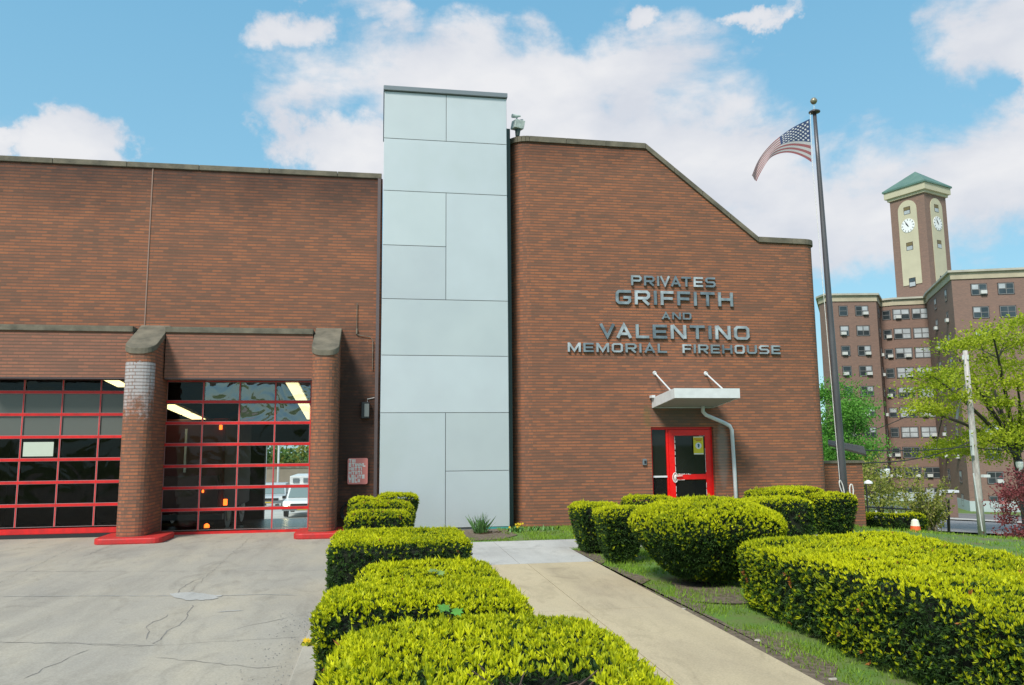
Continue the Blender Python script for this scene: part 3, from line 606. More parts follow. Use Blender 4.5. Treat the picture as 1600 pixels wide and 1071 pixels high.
dp = MB().tube([(7.42, 17.30, 2.70), (7.42, 17.32, 2.55), (7.52, 17.38, 2.47), (7.96, 17.42, 2.30), (8.12, 17.43, 2.22), (8.17, 17.43, 2.12), (8.19, 17.43, 1.2), (8.20, 17.43, 0.02)], .045, 12).build('downpipe', m_white_metal, cn, smooth=True)
MB().box(6.18, 6.26, 17.3, 17.47, 2.872, 2.93).build('flashing_stub', m_white_metal, cn)
# ------------------------------------------------------------------ lettering
def glyph(ch):
    t = .19; a = t/2; wd = {'I': .22, 'M': 1.2, 'T': 1.0, 'L': .88, 'F': .9, 'E': .95}.get(ch, 1.05)
    l, r, b, T, m, c = a, wd-a, a, 1-a, .5, .13
    G = {'P': [[(l,0),(l,T),(r-c,T),(r,T-c),(r,.47+c),(r-c,.47),(l+a,.47)]], 'R': [[(l,0),(l,T),(r-c,T),(r,T-c),(r,.45+c),(r-c,.45),(l+a,.45)], [(wd*.55,.45-a),(r+.0,0)]],
         'I': [[(wd/2,0),(wd/2,1)]], 'V': [[(a,1),(wd/2,.08),(wd-a,1)]], 'A': [[(a,0),(wd/2,.92),(wd-a,0)], [(wd*.3,.3),(wd*.7,.3)]],
         'T': [[(0,T),(wd,T)], [(wd/2,T-a),(wd/2,0)]], 'E': [[(wd,T),(l,T),(l,b),(wd,b)], [(l+a,m),(wd*.93,m)]], 'F': [[(wd,T),(l,T),(l,0)], [(l+a,m-.03),(wd*.92,m-.03)]],
         'S': [[(r+a*.6,T-.0),(l+c,T),(l,T-c),(l,m+c),(l+c,m),(r-c,m),(r,m-c),(r,b+c),(r-c,b),(l-a*.6,b)]],
         'G': [[(wd,T),(l+c,T),(l,T-c),(l,b+c),(l+c,b),(r-c,b),(r,b+c),(r,.48),(wd*.5,.48)]],
         'H': [[(l,0),(l,1)], [(r,0),(r,1)], [(l+a,m),(r-a,m)]], 'N': [[(l,0),(l,1)], [(r,0),(r,1)], [(l+a*.4,1-.02),(r-a*.4,.02)]],
         'D': [[(l,b),(l,T),(r-c,T),(r,T-c),(r,b+c),(r-c,b),'c']], 'O': [[(l+c,b),(l,b+c),(l,T-c),(l+c,T),(r-c,T),(r,T-c),(r,b+c),(r-c,b),'c']],
         'L': [[(l,1),(l,b),(wd,b)]], 'M': [[(l,0),(l,1)], [(r,0),(r,1)], [(l+.03,.95),(wd/2,.12),(r-.03,.95)]], 'U': [[(l,1),(l,b+c),(l+c,b),(r-c,b),(r,b+c),(r,1)]]}
    return wd, t, G[ch]
def stroke(mb, pts, t, f, y0, y1):
    cl = pts[-1] == 'c'
    if cl: pts = pts[:-1]
    n = len(pts); P = [Vector((p[0], p[1])) for p in pts]; L_ = []; Rr = []
    for i in range(n):
        dp_ = (P[i]-P[i-1]).normalized() if (i > 0 or cl) else None; dn = (P[(i+1) % n]-P[i]).normalized() if (i < n-1 or cl) else None
        dp_ = dp_ or dn; dn = dn or dp_
        n1_, n2_ = Vector((-dp_.y, dp_.x)), Vector((-dn.y, dn.x)); mm = (n1_+n2_).normalized(); s_ = t/2/max(.45, mm.dot(n1_))
        L_.append(P[i]+mm*s_); Rr.append(P[i]-mm*s_)
    for i in range(n if cl else n-1):
        j = (i+1) % n; q = [L_[i], L_[j], Rr[j], Rr[i]]
        fr_ = [f(v, y0) for v in q]; bk = [f(v, y1) for v in q]
        fs = [(0,1,2,3), (4,5,1,0), (3,2,6,7)]
        if not cl and i == 0: fs.append((0,3,7,4))
        if not cl and i == n-2: fs.append((1,5,6,2))
        mb.add(fr_+bk, fs)
m_alums = [mat('letter_metal_%s' % nme, c0, 0.45, 0.55, col2=c1, scale=3.0, detail=2.0) for nme, c0, c1 in (('dull', (0.14, 0.175, 0.20), (0.30, 0.35, 0.38)), ('mid', (0.19, 0.23, 0.25), (0.42, 0.47, 0.49)), ('bright', (0.28, 0.31, 0.33), (0.65, 0.68, 0.70)))]
def lettering(word, x0, x1, z0, z1, label):
    root = thing('sign_lettering', ((x0+x1)/2, 17.47, z0), label, 'lettering', 'metal letters on the hall wall'); hh = z1-z0
    gs = [glyph(c_) for c_ in word]; gap = .26; n_l = 0
    kern = lambda w_, k_: .06 if w_[k_:k_+2] in ('VA', 'AT', 'AL', 'IV') and w_[k_:k_+2] != 'AL' else gap
    tot = sum(g[0] for g in gs) + sum(kern(word, k_) for k_ in range(len(gs)-1)); sc = (x1-x0)/tot; cx = x0
    for (wd, t, st), c_ in zip(gs, word):
        mb = MB()
        for k_, pts in enumerate(st):
            stroke(mb, pts, t, lambda v, y, cx=cx: (cx+v.x*sc, y, z0+v.y*hh), 17.44+.0025*k_, 17.485)
        mb.build('letter', random.choice(m_alums), root, uv=False); cx += (wd + kern(word, n_l))*sc; n_l += 1
lettering('PRIVATES', 5.81, 7.93, 5.545, 5.785, 'metal word PRIVATES at the top of the lettering on the brick hall')
lettering('GRIFFITH', 5.42, 8.36, 5.085, 5.425, 'large metal word GRIFFITH, second line on the brick hall')
lettering('AND', 6.54, 7.28, 4.745, 4.91, 'small metal word AND between the two large names')
lettering('VALENTINO', 5.00, 8.74, 4.28, 4.61, 'large metal word VALENTINO, longer of the two large names')
lettering('MEMORIAL', 4.24, 6.64, 3.94, 4.155, 'metal word MEMORIAL, left half of the bottom line')
lettering('FIREHOUSE', 7.03, 9.52, 3.94, 4.15, 'metal word FIREHOUSE, right half of the bottom line')
# ------------------------------------------------------------------ things on the walls
wl = thing('wall_light', (-.33, 17.6, 2.6), 'black box wall light beside the metal tower', 'wall light')
MB().box(-.43, -.25, 17.45, 17.6, 2.42, 2.78).build('housing', m_black, wl, bevel=.012)
MB().box(-.36, -.262, 17.435, 17.451, 2.46, 2.74).build('lens', mat('lamp_lens', (0.25, 0.26, 0.25), 0.3), wl)
MB().tube([(-.3, 17.58, 2.78), (-.3, 17.58, 2.85), (-.15, 17.58, 2.88)], .008, 6).build('cable', m_white_metal, wl)
sg = thing('red_sign', (-.48, 17.57, 1.0), 'red notice board with white lettering on the dark wall left of the tower', 'sign')
m_sign = mat('sign_red', (0.90, 0.30, 0.26), 0.5)
o = MB().extr([(p[0], 17.53, p[1]) for p in rrect(-.70, -.27, 1.0, 1.56, .035)], (0, .04, 0)).build('board', m_sign, sg)
sm = MB(); rows_ = ['TIII', 'ETINNL', 'HIITTI', 'HTIITI', 'LELITE', 'TELII']
def small_text(mb, txt, x, z, h_, y=17.5265, cw=.75):
    for ch in txt:
        if ch != ' ':
            wd, t, st = glyph(ch)
            for pts in st:
                cl = pts[-1] == 'c'; q = pts[:-1] if cl else pts
                stroke(mb, pts, t*1.9, lambda v, yy, x=x: (x+v.x*h_*cw, yy, z+v.y*h_), y, y+.003)
            x += (wd+.28)*h_*cw
        else: x += .55*h_*cw
for i, r_ in enumerate(rows_): small_text(sm, r_, -.675, 1.465-.085*i, .072)
sm.build('lettering', mat('sign_white', (1.0, 0.98, 0.92), 0.5), sg, uv=False)
tag(MB().tube([(-.56, 17.57, 5.0), (-.56, 17.57, 4.32), (-.54, 17.57, 4.28), (-.26, 17.57, 4.24), (-.2, 17.57, 4.15), (-.2, 17.57, 3.5)], .009, 6).box(-.575, -.545, 17.55, 17.6, 4.3, 4.42).build('conduit', m_conc), 'thin grey cable conduit bending across the wall above the light', 'conduit')
ob = thing('outlet_box', (-.22, 17.58, .6), 'small grey outlet box low on the wall beside the tower', 'outlet box')
MB().box(-.26, -.19, 17.54, 17.6, .52, .66).build('box', m_grey_trim, ob, bevel=.005); MB().box(-.245, -.205, 17.53, 17.541, .55, .63).build('cover', m_white_metal, ob)
hr = thing('hose_reel', (-.62, 17.55, .4), 'coiled black hose hanging low on the dark wall beside the buttress', 'hose')
MB().tube([(-.62+.16*math.cos(t)*(1+.02*t), 17.5-.006*t, .42+.2*math.sin(t)) for t in np.linspace(0, 18, 60)], .018, 6).build('coil', m_black, hr, smooth=True)
MB().box(-.66, -.58, 17.52, 17.6, .55, .66).build('bracket', m_black, hr)
ic = thing('intercom', (6.02, 17.48, 1.4), 'small grey intercom on the brick beside the red entrance door', 'intercom')
MB().box(5.965, 6.06, 17.45, 17.5, 1.33, 1.47).build('housing', m_grey_trim, ic, bevel=.006); MB().box(6.0, 6.045, 17.443, 17.451, 1.36, 1.43).build('button_plate', m_black, ic)
fl = thing('roof_siren', (3.2, 17.7, 9.1), 'weathered white floodlight box with a small horn on the hall roof corner', 'siren')  # siren box with horn on the roof corner
p = at(809, 196, Y=17.62)
MB().obox(p, (.12, .05, .0), (-.04, .09, 0), (.02, 0, .105)).build('box', mat('weathered_white', (0.5, 0.55, 0.52), 0.5, var=0.25, scale=14), fl, bevel=.01)
MB().tube([p + Vector((-.01, 0, -.28)), p + Vector((0, 0, -.1))], [.05, .07], 10).build('stand', m_green_trim, fl)
MB().tube([p + Vector((-.14, -.03, .215)), p + Vector((-.06, -.01, .22)), p + Vector((.07, 0, .235))], [.05, .045, .02], 12).build('horn', mat('weathered_white', (0.5, 0.5, 0.5)), fl)
MB().tube([p + Vector((-.03, 0, .1)), p + Vector((-.02, 0, .2))], .018, 6).build('neck', m_grey_trim, fl)
MB().obox(p + Vector((.1, .03, .13)), (.035, 0, 0), (0, .03, 0), (0, 0, .03)).build('sensor', m_grey_trim, fl)
# ------------------------------------------------------------------ fire engine and vehicles seen through the glazing
ft = thing('fire_engine', (-4.9, 25, -.4), 'dark red fire engine parked inside the bay behind the glass door', 'fire engine')
m_ftr = mat('engine_red', (0.08, 0.004, 0.006), 0.55)
MB().box(-6.3, -3.98, 21.4, 25.6, .15, 2.55).build('body', m_ftr, ft, bevel=.06)
MB().box(-6.2, -4.1, 21.34, 21.4, .3, 1.1).build('rear_panel', mat('tread_plate', (0.05, 0.02, 0.02), 0.3, 0.5), ft)
MB().box(-6.32, -3.96, 21.25, 21.45, .0, .14).build('bumper', m_black, ft)
for xx in (-6.15, -4.2):
    for yy in (22.6, 24.8):
        wv = MB().tube([(xx-.14, yy, .1), (xx+.14, yy, .1)], .48, 20).build('wheel', m_black, ft); MB().tube([(xx+.14, yy, .1), (xx+.16, yy, .1)], .25, 16).build('rim', m_white_metal, wv)
for (px, py, r_) in ((352, 785, .065), (317, 768, .03), (345, 668, .05), (317, 797, .025)):
    q = at(px, py, Y=21.28); MB().obox(q, (r_*.7, 0, 0), (0, .03, 0), (0, 0, r_*1.2)).build('marker_lamp', m_lamp_o, ft, bevel=.01)
lb = MB().box(-5.7, -4.6, 25.0, 25.3, 2.55, 2.7).build('light_bar', m_redcurb, ft)
for i in range(6): 
    MB().box(-5.9+.32*i, -5.85+.32*i, 21.22, 21.27, 1.2, 2.3).build('ladder_rail', m_white_metal, ft) if i in (1, 3) else None
fc = thing('floor_reflection', (*at(323, 823, Y=19.2)[:2], .0), 'small glowing orange beacon on the bay floor behind the lowest door pane', 'reflection')  # orange tail light reflection on the floor, built as a glowing dome
q = at(323, 823, Y=19.2); MB().lathe((q.x, q.y, -.08), [(.10, 0), (.10, .03), (.05, .08)], 12).build('base', m_black, fc); MB().lathe((q.x, q.y, 0), [(.06, 0), (.055, .06), (.02, .09)], 12).build('lens', m_lamp_o, fc)
tag(MB().add([(-14, 33.1, -1.02), (6, 33.1, -1.02), (6, 42, -1.78), (-14, 42, -1.78), (6, 62, -2.3), (-14, 62, -2.3)], [(0,1,2,3), (3,2,4,5)]).build('rear_yard', mat('yard_concrete', (0.5, 0.49, 0.46), 0.9, var=0.1, scale=0.6)), kind='structure')
o = thing('boundary_wall', (-3, 62, -2.3), 'long tan wall across the yard seen through the open rear bay', 'wall')
MB().box(-26, 12, 62, 62.4, -3.2, .25).build('wall', mat('tan_wall', (0.26, 0.21, 0.16), 0.9, var=0.2, scale=.5), o); MB().box(-26, 12, 61.95, 62.45, .25, .35).build('coping', m_conc, o)
def vehicle(name, x, y, zb, wdt, hgt, ln, paint, label, kind, rot=0.0, lamps=False):
    v = thing(name, (x, y, zb), label, kind)
    body = MB(); cab = MB(); w2 = wdt/2; hh = hgt*.52
    pr = [(0, .22*hgt), (0, hh*.85), (ln*.03, hh), (ln*.26, hh*1.08), (ln*.97, hh*1.05), (ln, hh*.9), (ln, .22*hgt)]
    body.extr([(x-w2, y+a, zb+b_) for a, b_ in pr], (wdt, 0, 0)); b_o = body.build('body', paint, v, bevel=.05)
    cw = w2*.86; t0, t1, t2, t3 = ln*.26, ln*.38, ln*.80, ln*.93; zb1, zb2 = zb+hh*1.08, zb+hgt
    cab.add([(x-w2*.94, y+t0, zb1), (x+w2*.94, y+t0, zb1), (x+w2*.94, y+t3, zb1), (x-w2*.94, y+t3, zb1), (x-cw, y+t1, zb2), (x+cw, y+t1, zb2), (x+cw, y+t2, zb2), (x-cw, y+t2, zb2)], [(4,5,6,7),(0,1,5,4),(1,2,6,5),(2,3,7,6),(3,0,4,7)])
    cab.build('cabin', paint, v)
    e = .04; ws = MB().add([(x-w2*.86, y+t0+.02, zb1+.04), (x+w2*.86, y+t0+.02, zb1+.04), (x+cw*.88, y+t1-.04, zb2-.08), (x-cw*.88, y+t1-.04, zb2-.08)], [(0,1,2,3)])
    ws.v = [(a, b_-.03, c_) for a, b_, c_ in ws.v]; ws.build('windscreen', g_car, v)
    MB().box(x-w2*.6, x+w2*.6, y-.02, y+.0, zb+hh*.58, zb+hh*.85).build('grille', m_black, v)
    MB().box(x-w2*1.0, x+w2*1.0, y-.1, y-.02, zb+.24*hgt, zb+.34*hgt).build('bumper', m_grey_trim, v)
    MB().box(x-.25, x+.25, y-.12, y-.101, zb+.245*hgt, zb+.3*hgt).build('number_plate', mat('plate_amber', (0.6, 0.4, 0.05), .5), v)
    for sx_ in (-1, 1):
        MB().tube([(x+sx_*w2*.8, y-.05, zb+hh*.84), (x+sx_*w2*.8, y+.02, zb+hh*.84)], .12, 14).build('headlight', m_lamp_w if (lamps and sx_ < 0) else m_white, v)
        MB().obox((x+sx_*(w2+.09), y+ln*.3, zb+hh*1.15), (.09, 0, 0), (0, .04, 0), (0, 0, .07)).build('mirror', m_black, v)
        for yy in (ln*.17, ln*.8):
            wv = MB().tube([(x+sx_*(w2-.22), y+yy, zb+.34), (x+sx_*(w2-.01), y+yy, zb+.34)], .34, 18).build('wheel', m_black, v)
            MB().tube([(x+sx_*(w2-.01), y+yy, zb+.34), (x+sx_*(w2+.01), y+yy, zb+.34)], .19, 12).build('rim', m_white_metal, wv)
    return v
vx = at(441, 790, Y=42.2).x + 1.0
v1 = vehicle('ambulance', vx, 42.2, -1.78, 2.0, 1.62, 4.9, mat('car_white', (0.8, 0.8, 0.8), .3), 'white ambulance facing the bay with one headlight lit', 'ambulance', lamps=True)
MB().box(vx-.92, vx+.92, 44.6, 48.5, -.75, .26).build('patient_box', m_white, v1, bevel=.03)
for i in range(3): MB().box(vx-.75+.55*i, vx-.42+.55*i, 44.55, 44.6, -.10, .14).build('box_window', m_grey_trim, v1)
vehicle('parked_car', at(421, 785, Y=52).x, 52, -2.02, 1.8, 1.5, 4.3, mat('car_silver', (0.55, 0.58, 0.60), .3, .2), 'silver car parked in the yard left of the ambulance', 'car')
for px in (414, 434):
    q = at(px, 757, Y=57); o = thing('yard_post', (q.x, q.y, -2.2), {414: 'pale post at the left edge of the open rear bay', 434: 'pale post in the yard nearer the ambulance'}[px], 'post', 'posts in the rear yard')
    MB().tube([(q.x, q.y, -2.2), (q.x, q.y, 2.2)], .07, 8).build('shaft', m_white_metal, o); MB().box(q.x-.12, q.x+.12, q.y-.12, q.y+.12, -2.2, -2.05).build('base', m_conc, o)
wd_ = thing('wall_screen', (-10.2, 26, 1.6), 'bright rectangular screen glowing inside the left bay', 'screen')
q = at(60, 703, Y=26)
MB().box(q.x-.5, q.x+.5, 26.0, 26.05, q.z-.27, q.z+.29).build('frame', m_black, wd_); MB().box(q.x-.42, q.x+.42, 25.98, 25.999, q.z-.2, q.z+.23).build('display', mat('screen_light', (.9, .9, .9), emit=(.85, .95, .8), estr=.45), wd_)
# ------------------------------------------------------------------ flagpole and flag
FB = Vector((9.28, 14.75, 0)); FT = Vector((9.14, 14.75, 8.87))
fp = thing('flagpole', FB, 'tall tapered dark metal flagpole with a ball on top standing on the lawn', 'flagpole')
m_pole = mat('pole_bronze', (0.10, 0.095, 0.10), 0.4, 0.4, var=0.3, scale=2, stretch=(1, 1, .3))
MB().tube([FB.lerp(FT, i/8) for i in range(9)], [.085-.046*i/8 for i in range(9)], 16).build('shaft', m_pole, fp, smooth=True)
MB().lathe(FT, [(.04, -.02), (.12, .0), (.12, .02), (.05, .06)], 16).build('truck', m_pole, fp); MB().tube([FT + Vector((0, 0, .03)), FT + Vector((0, 0, .2))], .006, 6).build('spindle', m_white_metal, fp)
MB().lathe(FT, [(.003, .185), (.045, .20), (.068, .235), (.075, .26), (.068, .285), (.045, .32), (.003, .335)], 18).build('ball', mat('ball_gilt', (0.30, 0.27, 0.2), 0.4, 0.5), fp, smooth=True)
MB().tube([FB + Vector((-.1, -.02, 1.0)), (9.0, 14.72, 7.7), (9.02, 14.72, 8.75), FT + Vector((-.1, 0, -.02))], .006, 5).build('halyard', m_worn, fp)
MB().tube([FB + Vector((-.11+.05*math.cos(t), -.09, .72+.28*abs(math.sin(t/2))-.1*math.sin(t))) for t in np.linspace(0, 6.28, 14)], .010, 5).tube([FB + Vector((.10+.04*math.cos(t), -.09, .85+.12*math.sin(t))) for t in np.linspace(0, 12.5, 24)], .012, 5).build('rope_coil', m_worn, fp)
MB().box(9.17, 9.36, 14.655, 14.672, .7, .78).build('cleat', m_pole, fp)
def bez(P, t):
    P = [Vector(p) for p in P]
    while len(P) > 1: P = [P[i].lerp(P[i+1], t) for i in range(len(P)-1)]
    return P[0]
up = [at(1265, 186, Y=14.7), at(1238, 200, Y=14.72), at(1208, 212, Y=14.6), at(1186, 245, Y=14.75), at(1172, 276, Y=14.7)]
lo = [at(1268, 254, Y=14.7), at(1243, 233, Y=14.64), at(1203, 226, Y=14.8), at(1190, 262, Y=14.62), at(1184, 282, Y=14.72)]
NS, NT = 40, 26; fm = MB(); vs = []
def flagpt(s, t):
    p_ = bez(lo, s).lerp(bez(up, s), t); p_.y += .05*math.sin(7*s+4*t)*s + .03*math.sin(15*s+2*t)*s; p_.z += .01*math.sin(12*s+6*t)*s; return p_
for j in range(NT+1):
    for i in range(NS+1): vs.append(flagpt(i/NS, j/NT))
fm.v = [tuple(v) for v in vs]
for j in range(NT):
    for i in range(NS):
        st = j//2; fm.f.append([j*(NS+1)+i, j*(NS+1)+i+1, (j+1)*(NS+1)+i+1, (j+1)*(NS+1)+i]); fm.m.append(2 if (i < NS*.42 and st >= 6) else (0 if st % 2 == 0 else 1))
def cloth(nm, c_): 
    m = leaf_mat(nm, c_, c_, 0.4, 0.8); return m
fg = thing('flag', (9.02, 14.7, 7.74), 'faded red, white and blue flag blowing left from the flagpole', 'flag')
fm.build('cloth', [cloth('flag_red', (0.42, 0.15, 0.16)), cloth('flag_white', (0.62, 0.60, 0.60)), cloth('flag_blue', (0.07, 0.10, 0.21))], fg, smooth=True)
st_ = MB()
for r_ in range(9):
    for c_ in range(6 if r_ % 2 == 0 else 5):
        s = (.035 + c_*.07 + (0 if r_ % 2 == 0 else .035)); t = 6/13 + (r_+.75)*(7/13)/9.8; a_ = flagpt(s, t); b_ = flagpt(s+.02, t)-a_; c2 = flagpt(s, t+.03)-a_
        for off_ in (-.006, .006):
            pts = [a_ + b_*math.cos(k_*math.pi/5+math.pi/2)*(1.1 if k_ % 2 == 0 else .45) + c2*math.sin(k_*math.pi/5+math.pi/2)*(1.1 if k_ % 2 == 0 else .45) + Vector((0, off_, 0)) for k_ in range(10)]
            st_.add(pts, [list(range(10))])
st_.build('stars', mat('star_white', (.7, .7, .7), .8), fg, uv=False)
# ------------------------------------------------------------------ hedges
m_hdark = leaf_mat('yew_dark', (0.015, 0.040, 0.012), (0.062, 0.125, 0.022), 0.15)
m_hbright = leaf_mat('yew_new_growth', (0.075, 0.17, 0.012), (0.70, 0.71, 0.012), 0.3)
m_hbrown = leaf_mat('yew_dead', (0.20, 0.07, 0.02), (0.42, 0.17, 0.04), 0.1)
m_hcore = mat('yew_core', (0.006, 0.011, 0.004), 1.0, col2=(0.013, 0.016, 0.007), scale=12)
m_twig = mat('twig_bark', (0.09, 0.06, 0.045), 0.9, var=0.3, scale=20)
def lfn(p, s, f=1.0):
    return (np.sin(p[:,0]*2.1*f+s)*np.cos(p[:,1]*1.7*f+s*2)+np.sin(p[:,0]*5.3*f+p[:,2]*4.1*f+s*3)*.5+np.sin(p[:,1]*4.7*f-p[:,2]*5*f+s)*.5+np.sin(p[:,0]*11*f+p[:,1]*9*f+s*5)*.3+np.cos(p[:,1]*13*f+p[:,2]*12*f+s)*.3)/2.0
def blades(P, D, n, L, Wd, spread, rng):
    """P points, D axis dirs; n diamond blades each -> verts (len*n*4,3)"""
    m = len(P); P = np.repeat(P, n, 0); D = np.repeat(D, n, 0)
    rnd = rng.normal(size=D.shape); d = D + rnd*spread; d /= np.linalg.norm(d, axis=1, keepdims=True)
    side = np.cross(d, rng.normal(size=d.shape)); side /= np.linalg.norm(side, axis=1, keepdims=True)+1e-9
    l = L*rng.uniform(.6, 1.25, (m*n, 1)); wv = Wd*rng.uniform(.7, 1.2, (m*n, 1))
    a = P; b = P + d*l*.55 + side*wv; c_ = P + d*l; e = P + d*l*.55 - side*wv
    return np.stack([a, b, c_, e], 1).reshape(-1, 3)
def hedge(name, cx, cy, hx, hy, h, label, top_dens=1100, side_dens=800, bright_side=.25, taper=0.0, tp=1.0, n=6.0, bl=.024, z0=0.0, seed=1, rot=0.0, group=None, dome=0.0, brown=.001, bare=None, cat='hedge', bz=0.05, edge=.02, twigs=True):
    rng = np.random.default_rng(seed)
    root = thing(name, (cx, cy, z0), label, cat, group)
    H2 = h/2; ext = np.array([hx, hy, H2])
    def surf(d):                       # unit-ish directions on box -> point, normal in local coords
        q = d/ext; r_ = (np.abs(q)**n).sum(1)**(-1/n); p_ = d*r_[:, None]
        g = np.sign(p_)*np.abs(p_/ext)**(n-1)/ext; g /= np.linalg.norm(g, axis=1, keepdims=True); return p_, g
    def shape(p_, inset=0.0):
        zz = (p_[:, 2]+H2)/h; k_ = 1 - taper*(1-np.clip(zz, 0, 1))**tp; q = p_.copy()
        q[:, 0] *= k_; q[:, 1] *= k_
        q[:, 2] += dome*(1-(q[:, 0]/hx)**2-(q[:, 1]/hy)**2)*np.clip(zz, 0, 1)
        return q
    def place(q):
        c_, s_ = math.cos(rot), math.sin(rot); o_ = q.copy(); o_[:, 0] = q[:, 0]*c_-q[:, 1]*s_+cx; o_[:, 1] = q[:, 0]*s_+q[:, 1]*c_+cy; o_[:, 2] = q[:, 2]+H2+z0+bz*0; return o_
    def sample(cnt, faces):
        out = []; A = {'t': hx*hy*4, 'x': hy*h*2, 'y': hx*h*2}
        for f_ in faces:
            k_ = int(cnt*A[f_]); u = rng.uniform(-1, 1, (k_, 3))*ext
            if f_ == 't': u[:, 2] = H2
            if f_ == 'x': u[:, 0] = np.where(rng.random(k_) < .5, hx, -hx)
            if f_ == 'y': u[:, 1] = np.where(rng.random(k_) < .5, hy, -hy)
            out.append(u)
        return np.concatenate(out)
    d = np.concatenate([sample(top_dens, 't'), sample(side_dens*.5*2, 'xy')]); p_, g = surf(d)
    und = lfn(p_+np.array([cx, cy, 0]), seed)*edge*1.6
    p_ = p_ + g*und[:, None]; keep = p_[:, 2] > -H2+bz; p_, g = p_[keep], g[keep]
    q = place(shape(p_))
    gg = g.copy(); c_, s_ = math.cos(rot), math.sin(rot); gx = g[:, 0]*c_-g[:, 1]*s_; gy = g[:, 0]*s_+g[:, 1]*c_; gg[:, 0] = gx; gg[:, 1] = gy
    zrel = (p_[:, 2]+H2)/h; nz = lfn(q*2.2, seed+3)
    if bare is not None:
        dd = np.linalg.norm((q-np.array(bare[:3]))/np.array(bare[3]), axis=1)+.3*nz; kp = dd > 1; q, gg, zrel, nz, p_ = q[kp], gg[kp], zrel[kp], nz[kp], p_[kp]
    topness = np.clip(gg[:, 2]*1.6, 0, 1)
    V = []; I = []; T = []
    # old dark foliage
    D = gg*.7+np.array([0, 0, .35])+rng.normal(size=gg.shape)*.35
    v = blades(q-gg*.02, D, 7, bl*1.5, bl*.15, .8, rng); V.append(v); I.append(np.zeros(len(v)//4)); T.append(np.repeat(rng.random(len(q)), 28)*.6+np.repeat(np.clip(.5+nz, 0, 1), 28)*.4)
    sd_ = topness < .6; v = blades(q[sd_]-gg[sd_]*.05+rng.normal(size=q[sd_].shape)*.012, gg[sd_]*.3+rng.normal(size=q[sd_].shape), 6, bl*1.7, bl*.24, .8, rng); V.append(v); I.append(np.zeros(len(v)//4)); T.append(np.repeat(rng.random(len(v)//24)*.5, 24))
    # bright new shoots
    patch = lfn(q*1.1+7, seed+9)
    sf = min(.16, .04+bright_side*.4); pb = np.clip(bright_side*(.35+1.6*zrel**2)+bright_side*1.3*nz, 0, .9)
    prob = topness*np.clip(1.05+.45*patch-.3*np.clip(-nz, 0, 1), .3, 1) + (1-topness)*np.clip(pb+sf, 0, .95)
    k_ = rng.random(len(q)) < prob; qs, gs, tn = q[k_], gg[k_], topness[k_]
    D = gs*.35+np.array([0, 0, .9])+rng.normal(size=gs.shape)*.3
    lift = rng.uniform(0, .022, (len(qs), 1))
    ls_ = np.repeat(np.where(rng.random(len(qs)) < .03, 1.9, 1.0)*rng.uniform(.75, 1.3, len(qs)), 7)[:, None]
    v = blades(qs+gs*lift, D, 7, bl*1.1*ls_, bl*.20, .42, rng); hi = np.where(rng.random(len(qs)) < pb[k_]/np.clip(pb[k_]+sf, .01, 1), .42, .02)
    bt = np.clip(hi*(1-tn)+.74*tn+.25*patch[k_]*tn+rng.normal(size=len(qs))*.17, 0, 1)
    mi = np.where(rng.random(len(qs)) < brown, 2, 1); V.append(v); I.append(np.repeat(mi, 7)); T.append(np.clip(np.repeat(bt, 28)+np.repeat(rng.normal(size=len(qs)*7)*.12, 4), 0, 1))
    # dead sprigs in small patches on the sides
    if brown > .002:
        dm = (lfn(q*3.3+2, seed+21) > .97) & (topness < .5)
        if dm.any():
            v = blades(q[dm]+gg[dm]*.01, gg[dm]+rng.normal(size=gg[dm].shape)*.3, 5, bl*1.3, bl*.25, .5, rng); V.append(v); I.append(np.full(len(v)//4, 2)); T.append(np.repeat(rng.random(dm.sum()), 20))
    np_mesh('foliage', np.concatenate(V), 4, [m_hdark, m_hbright, m_hbrown], root, np.concatenate(I), np.concatenate(T))
    # inner mass
    cb_ = MB(); nu, nv = 28, 14; vs = []
    for j in range(nv+1):
        ph_ = -math.pi/2+math.pi*j/nv
        for i in range(nu):
            th = 2*math.pi*i/nu; vs.append((math.cos(ph_)*math.cos(th)*hx, math.cos(ph_)*math.sin(th)*hy, math.sin(ph_)*H2))
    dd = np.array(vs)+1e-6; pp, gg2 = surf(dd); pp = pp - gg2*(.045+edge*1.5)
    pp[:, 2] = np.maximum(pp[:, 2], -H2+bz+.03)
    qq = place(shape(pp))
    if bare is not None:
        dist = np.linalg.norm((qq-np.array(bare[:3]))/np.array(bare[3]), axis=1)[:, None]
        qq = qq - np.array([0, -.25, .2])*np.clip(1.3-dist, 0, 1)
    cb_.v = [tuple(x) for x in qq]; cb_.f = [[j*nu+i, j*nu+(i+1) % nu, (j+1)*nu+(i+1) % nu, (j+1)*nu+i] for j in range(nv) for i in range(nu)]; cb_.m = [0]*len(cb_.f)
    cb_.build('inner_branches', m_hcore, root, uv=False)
    # stems
    sb = MB(); rr2 = random.Random(seed)
    for i in range(9):
        a_ = rr2.uniform(0, 6.28); r0 = rr2.uniform(.2, .8); k0 = (1-taper)
        bx_, by_ = cx+math.cos(a_)*hx*.35*k0*r0, cy+math.sin(a_)*hy*.35*k0*r0; tx, ty = cx+math.cos(a_)*hx*.75, cy+math.sin(a_)*hy*.75
        sb.tube([(bx_, by_, z0-.02), ((bx_+tx)/2, (by_+ty)/2, z0+h*.3), (tx, ty, z0+h*.6)], [.018, .014, .008], 5)
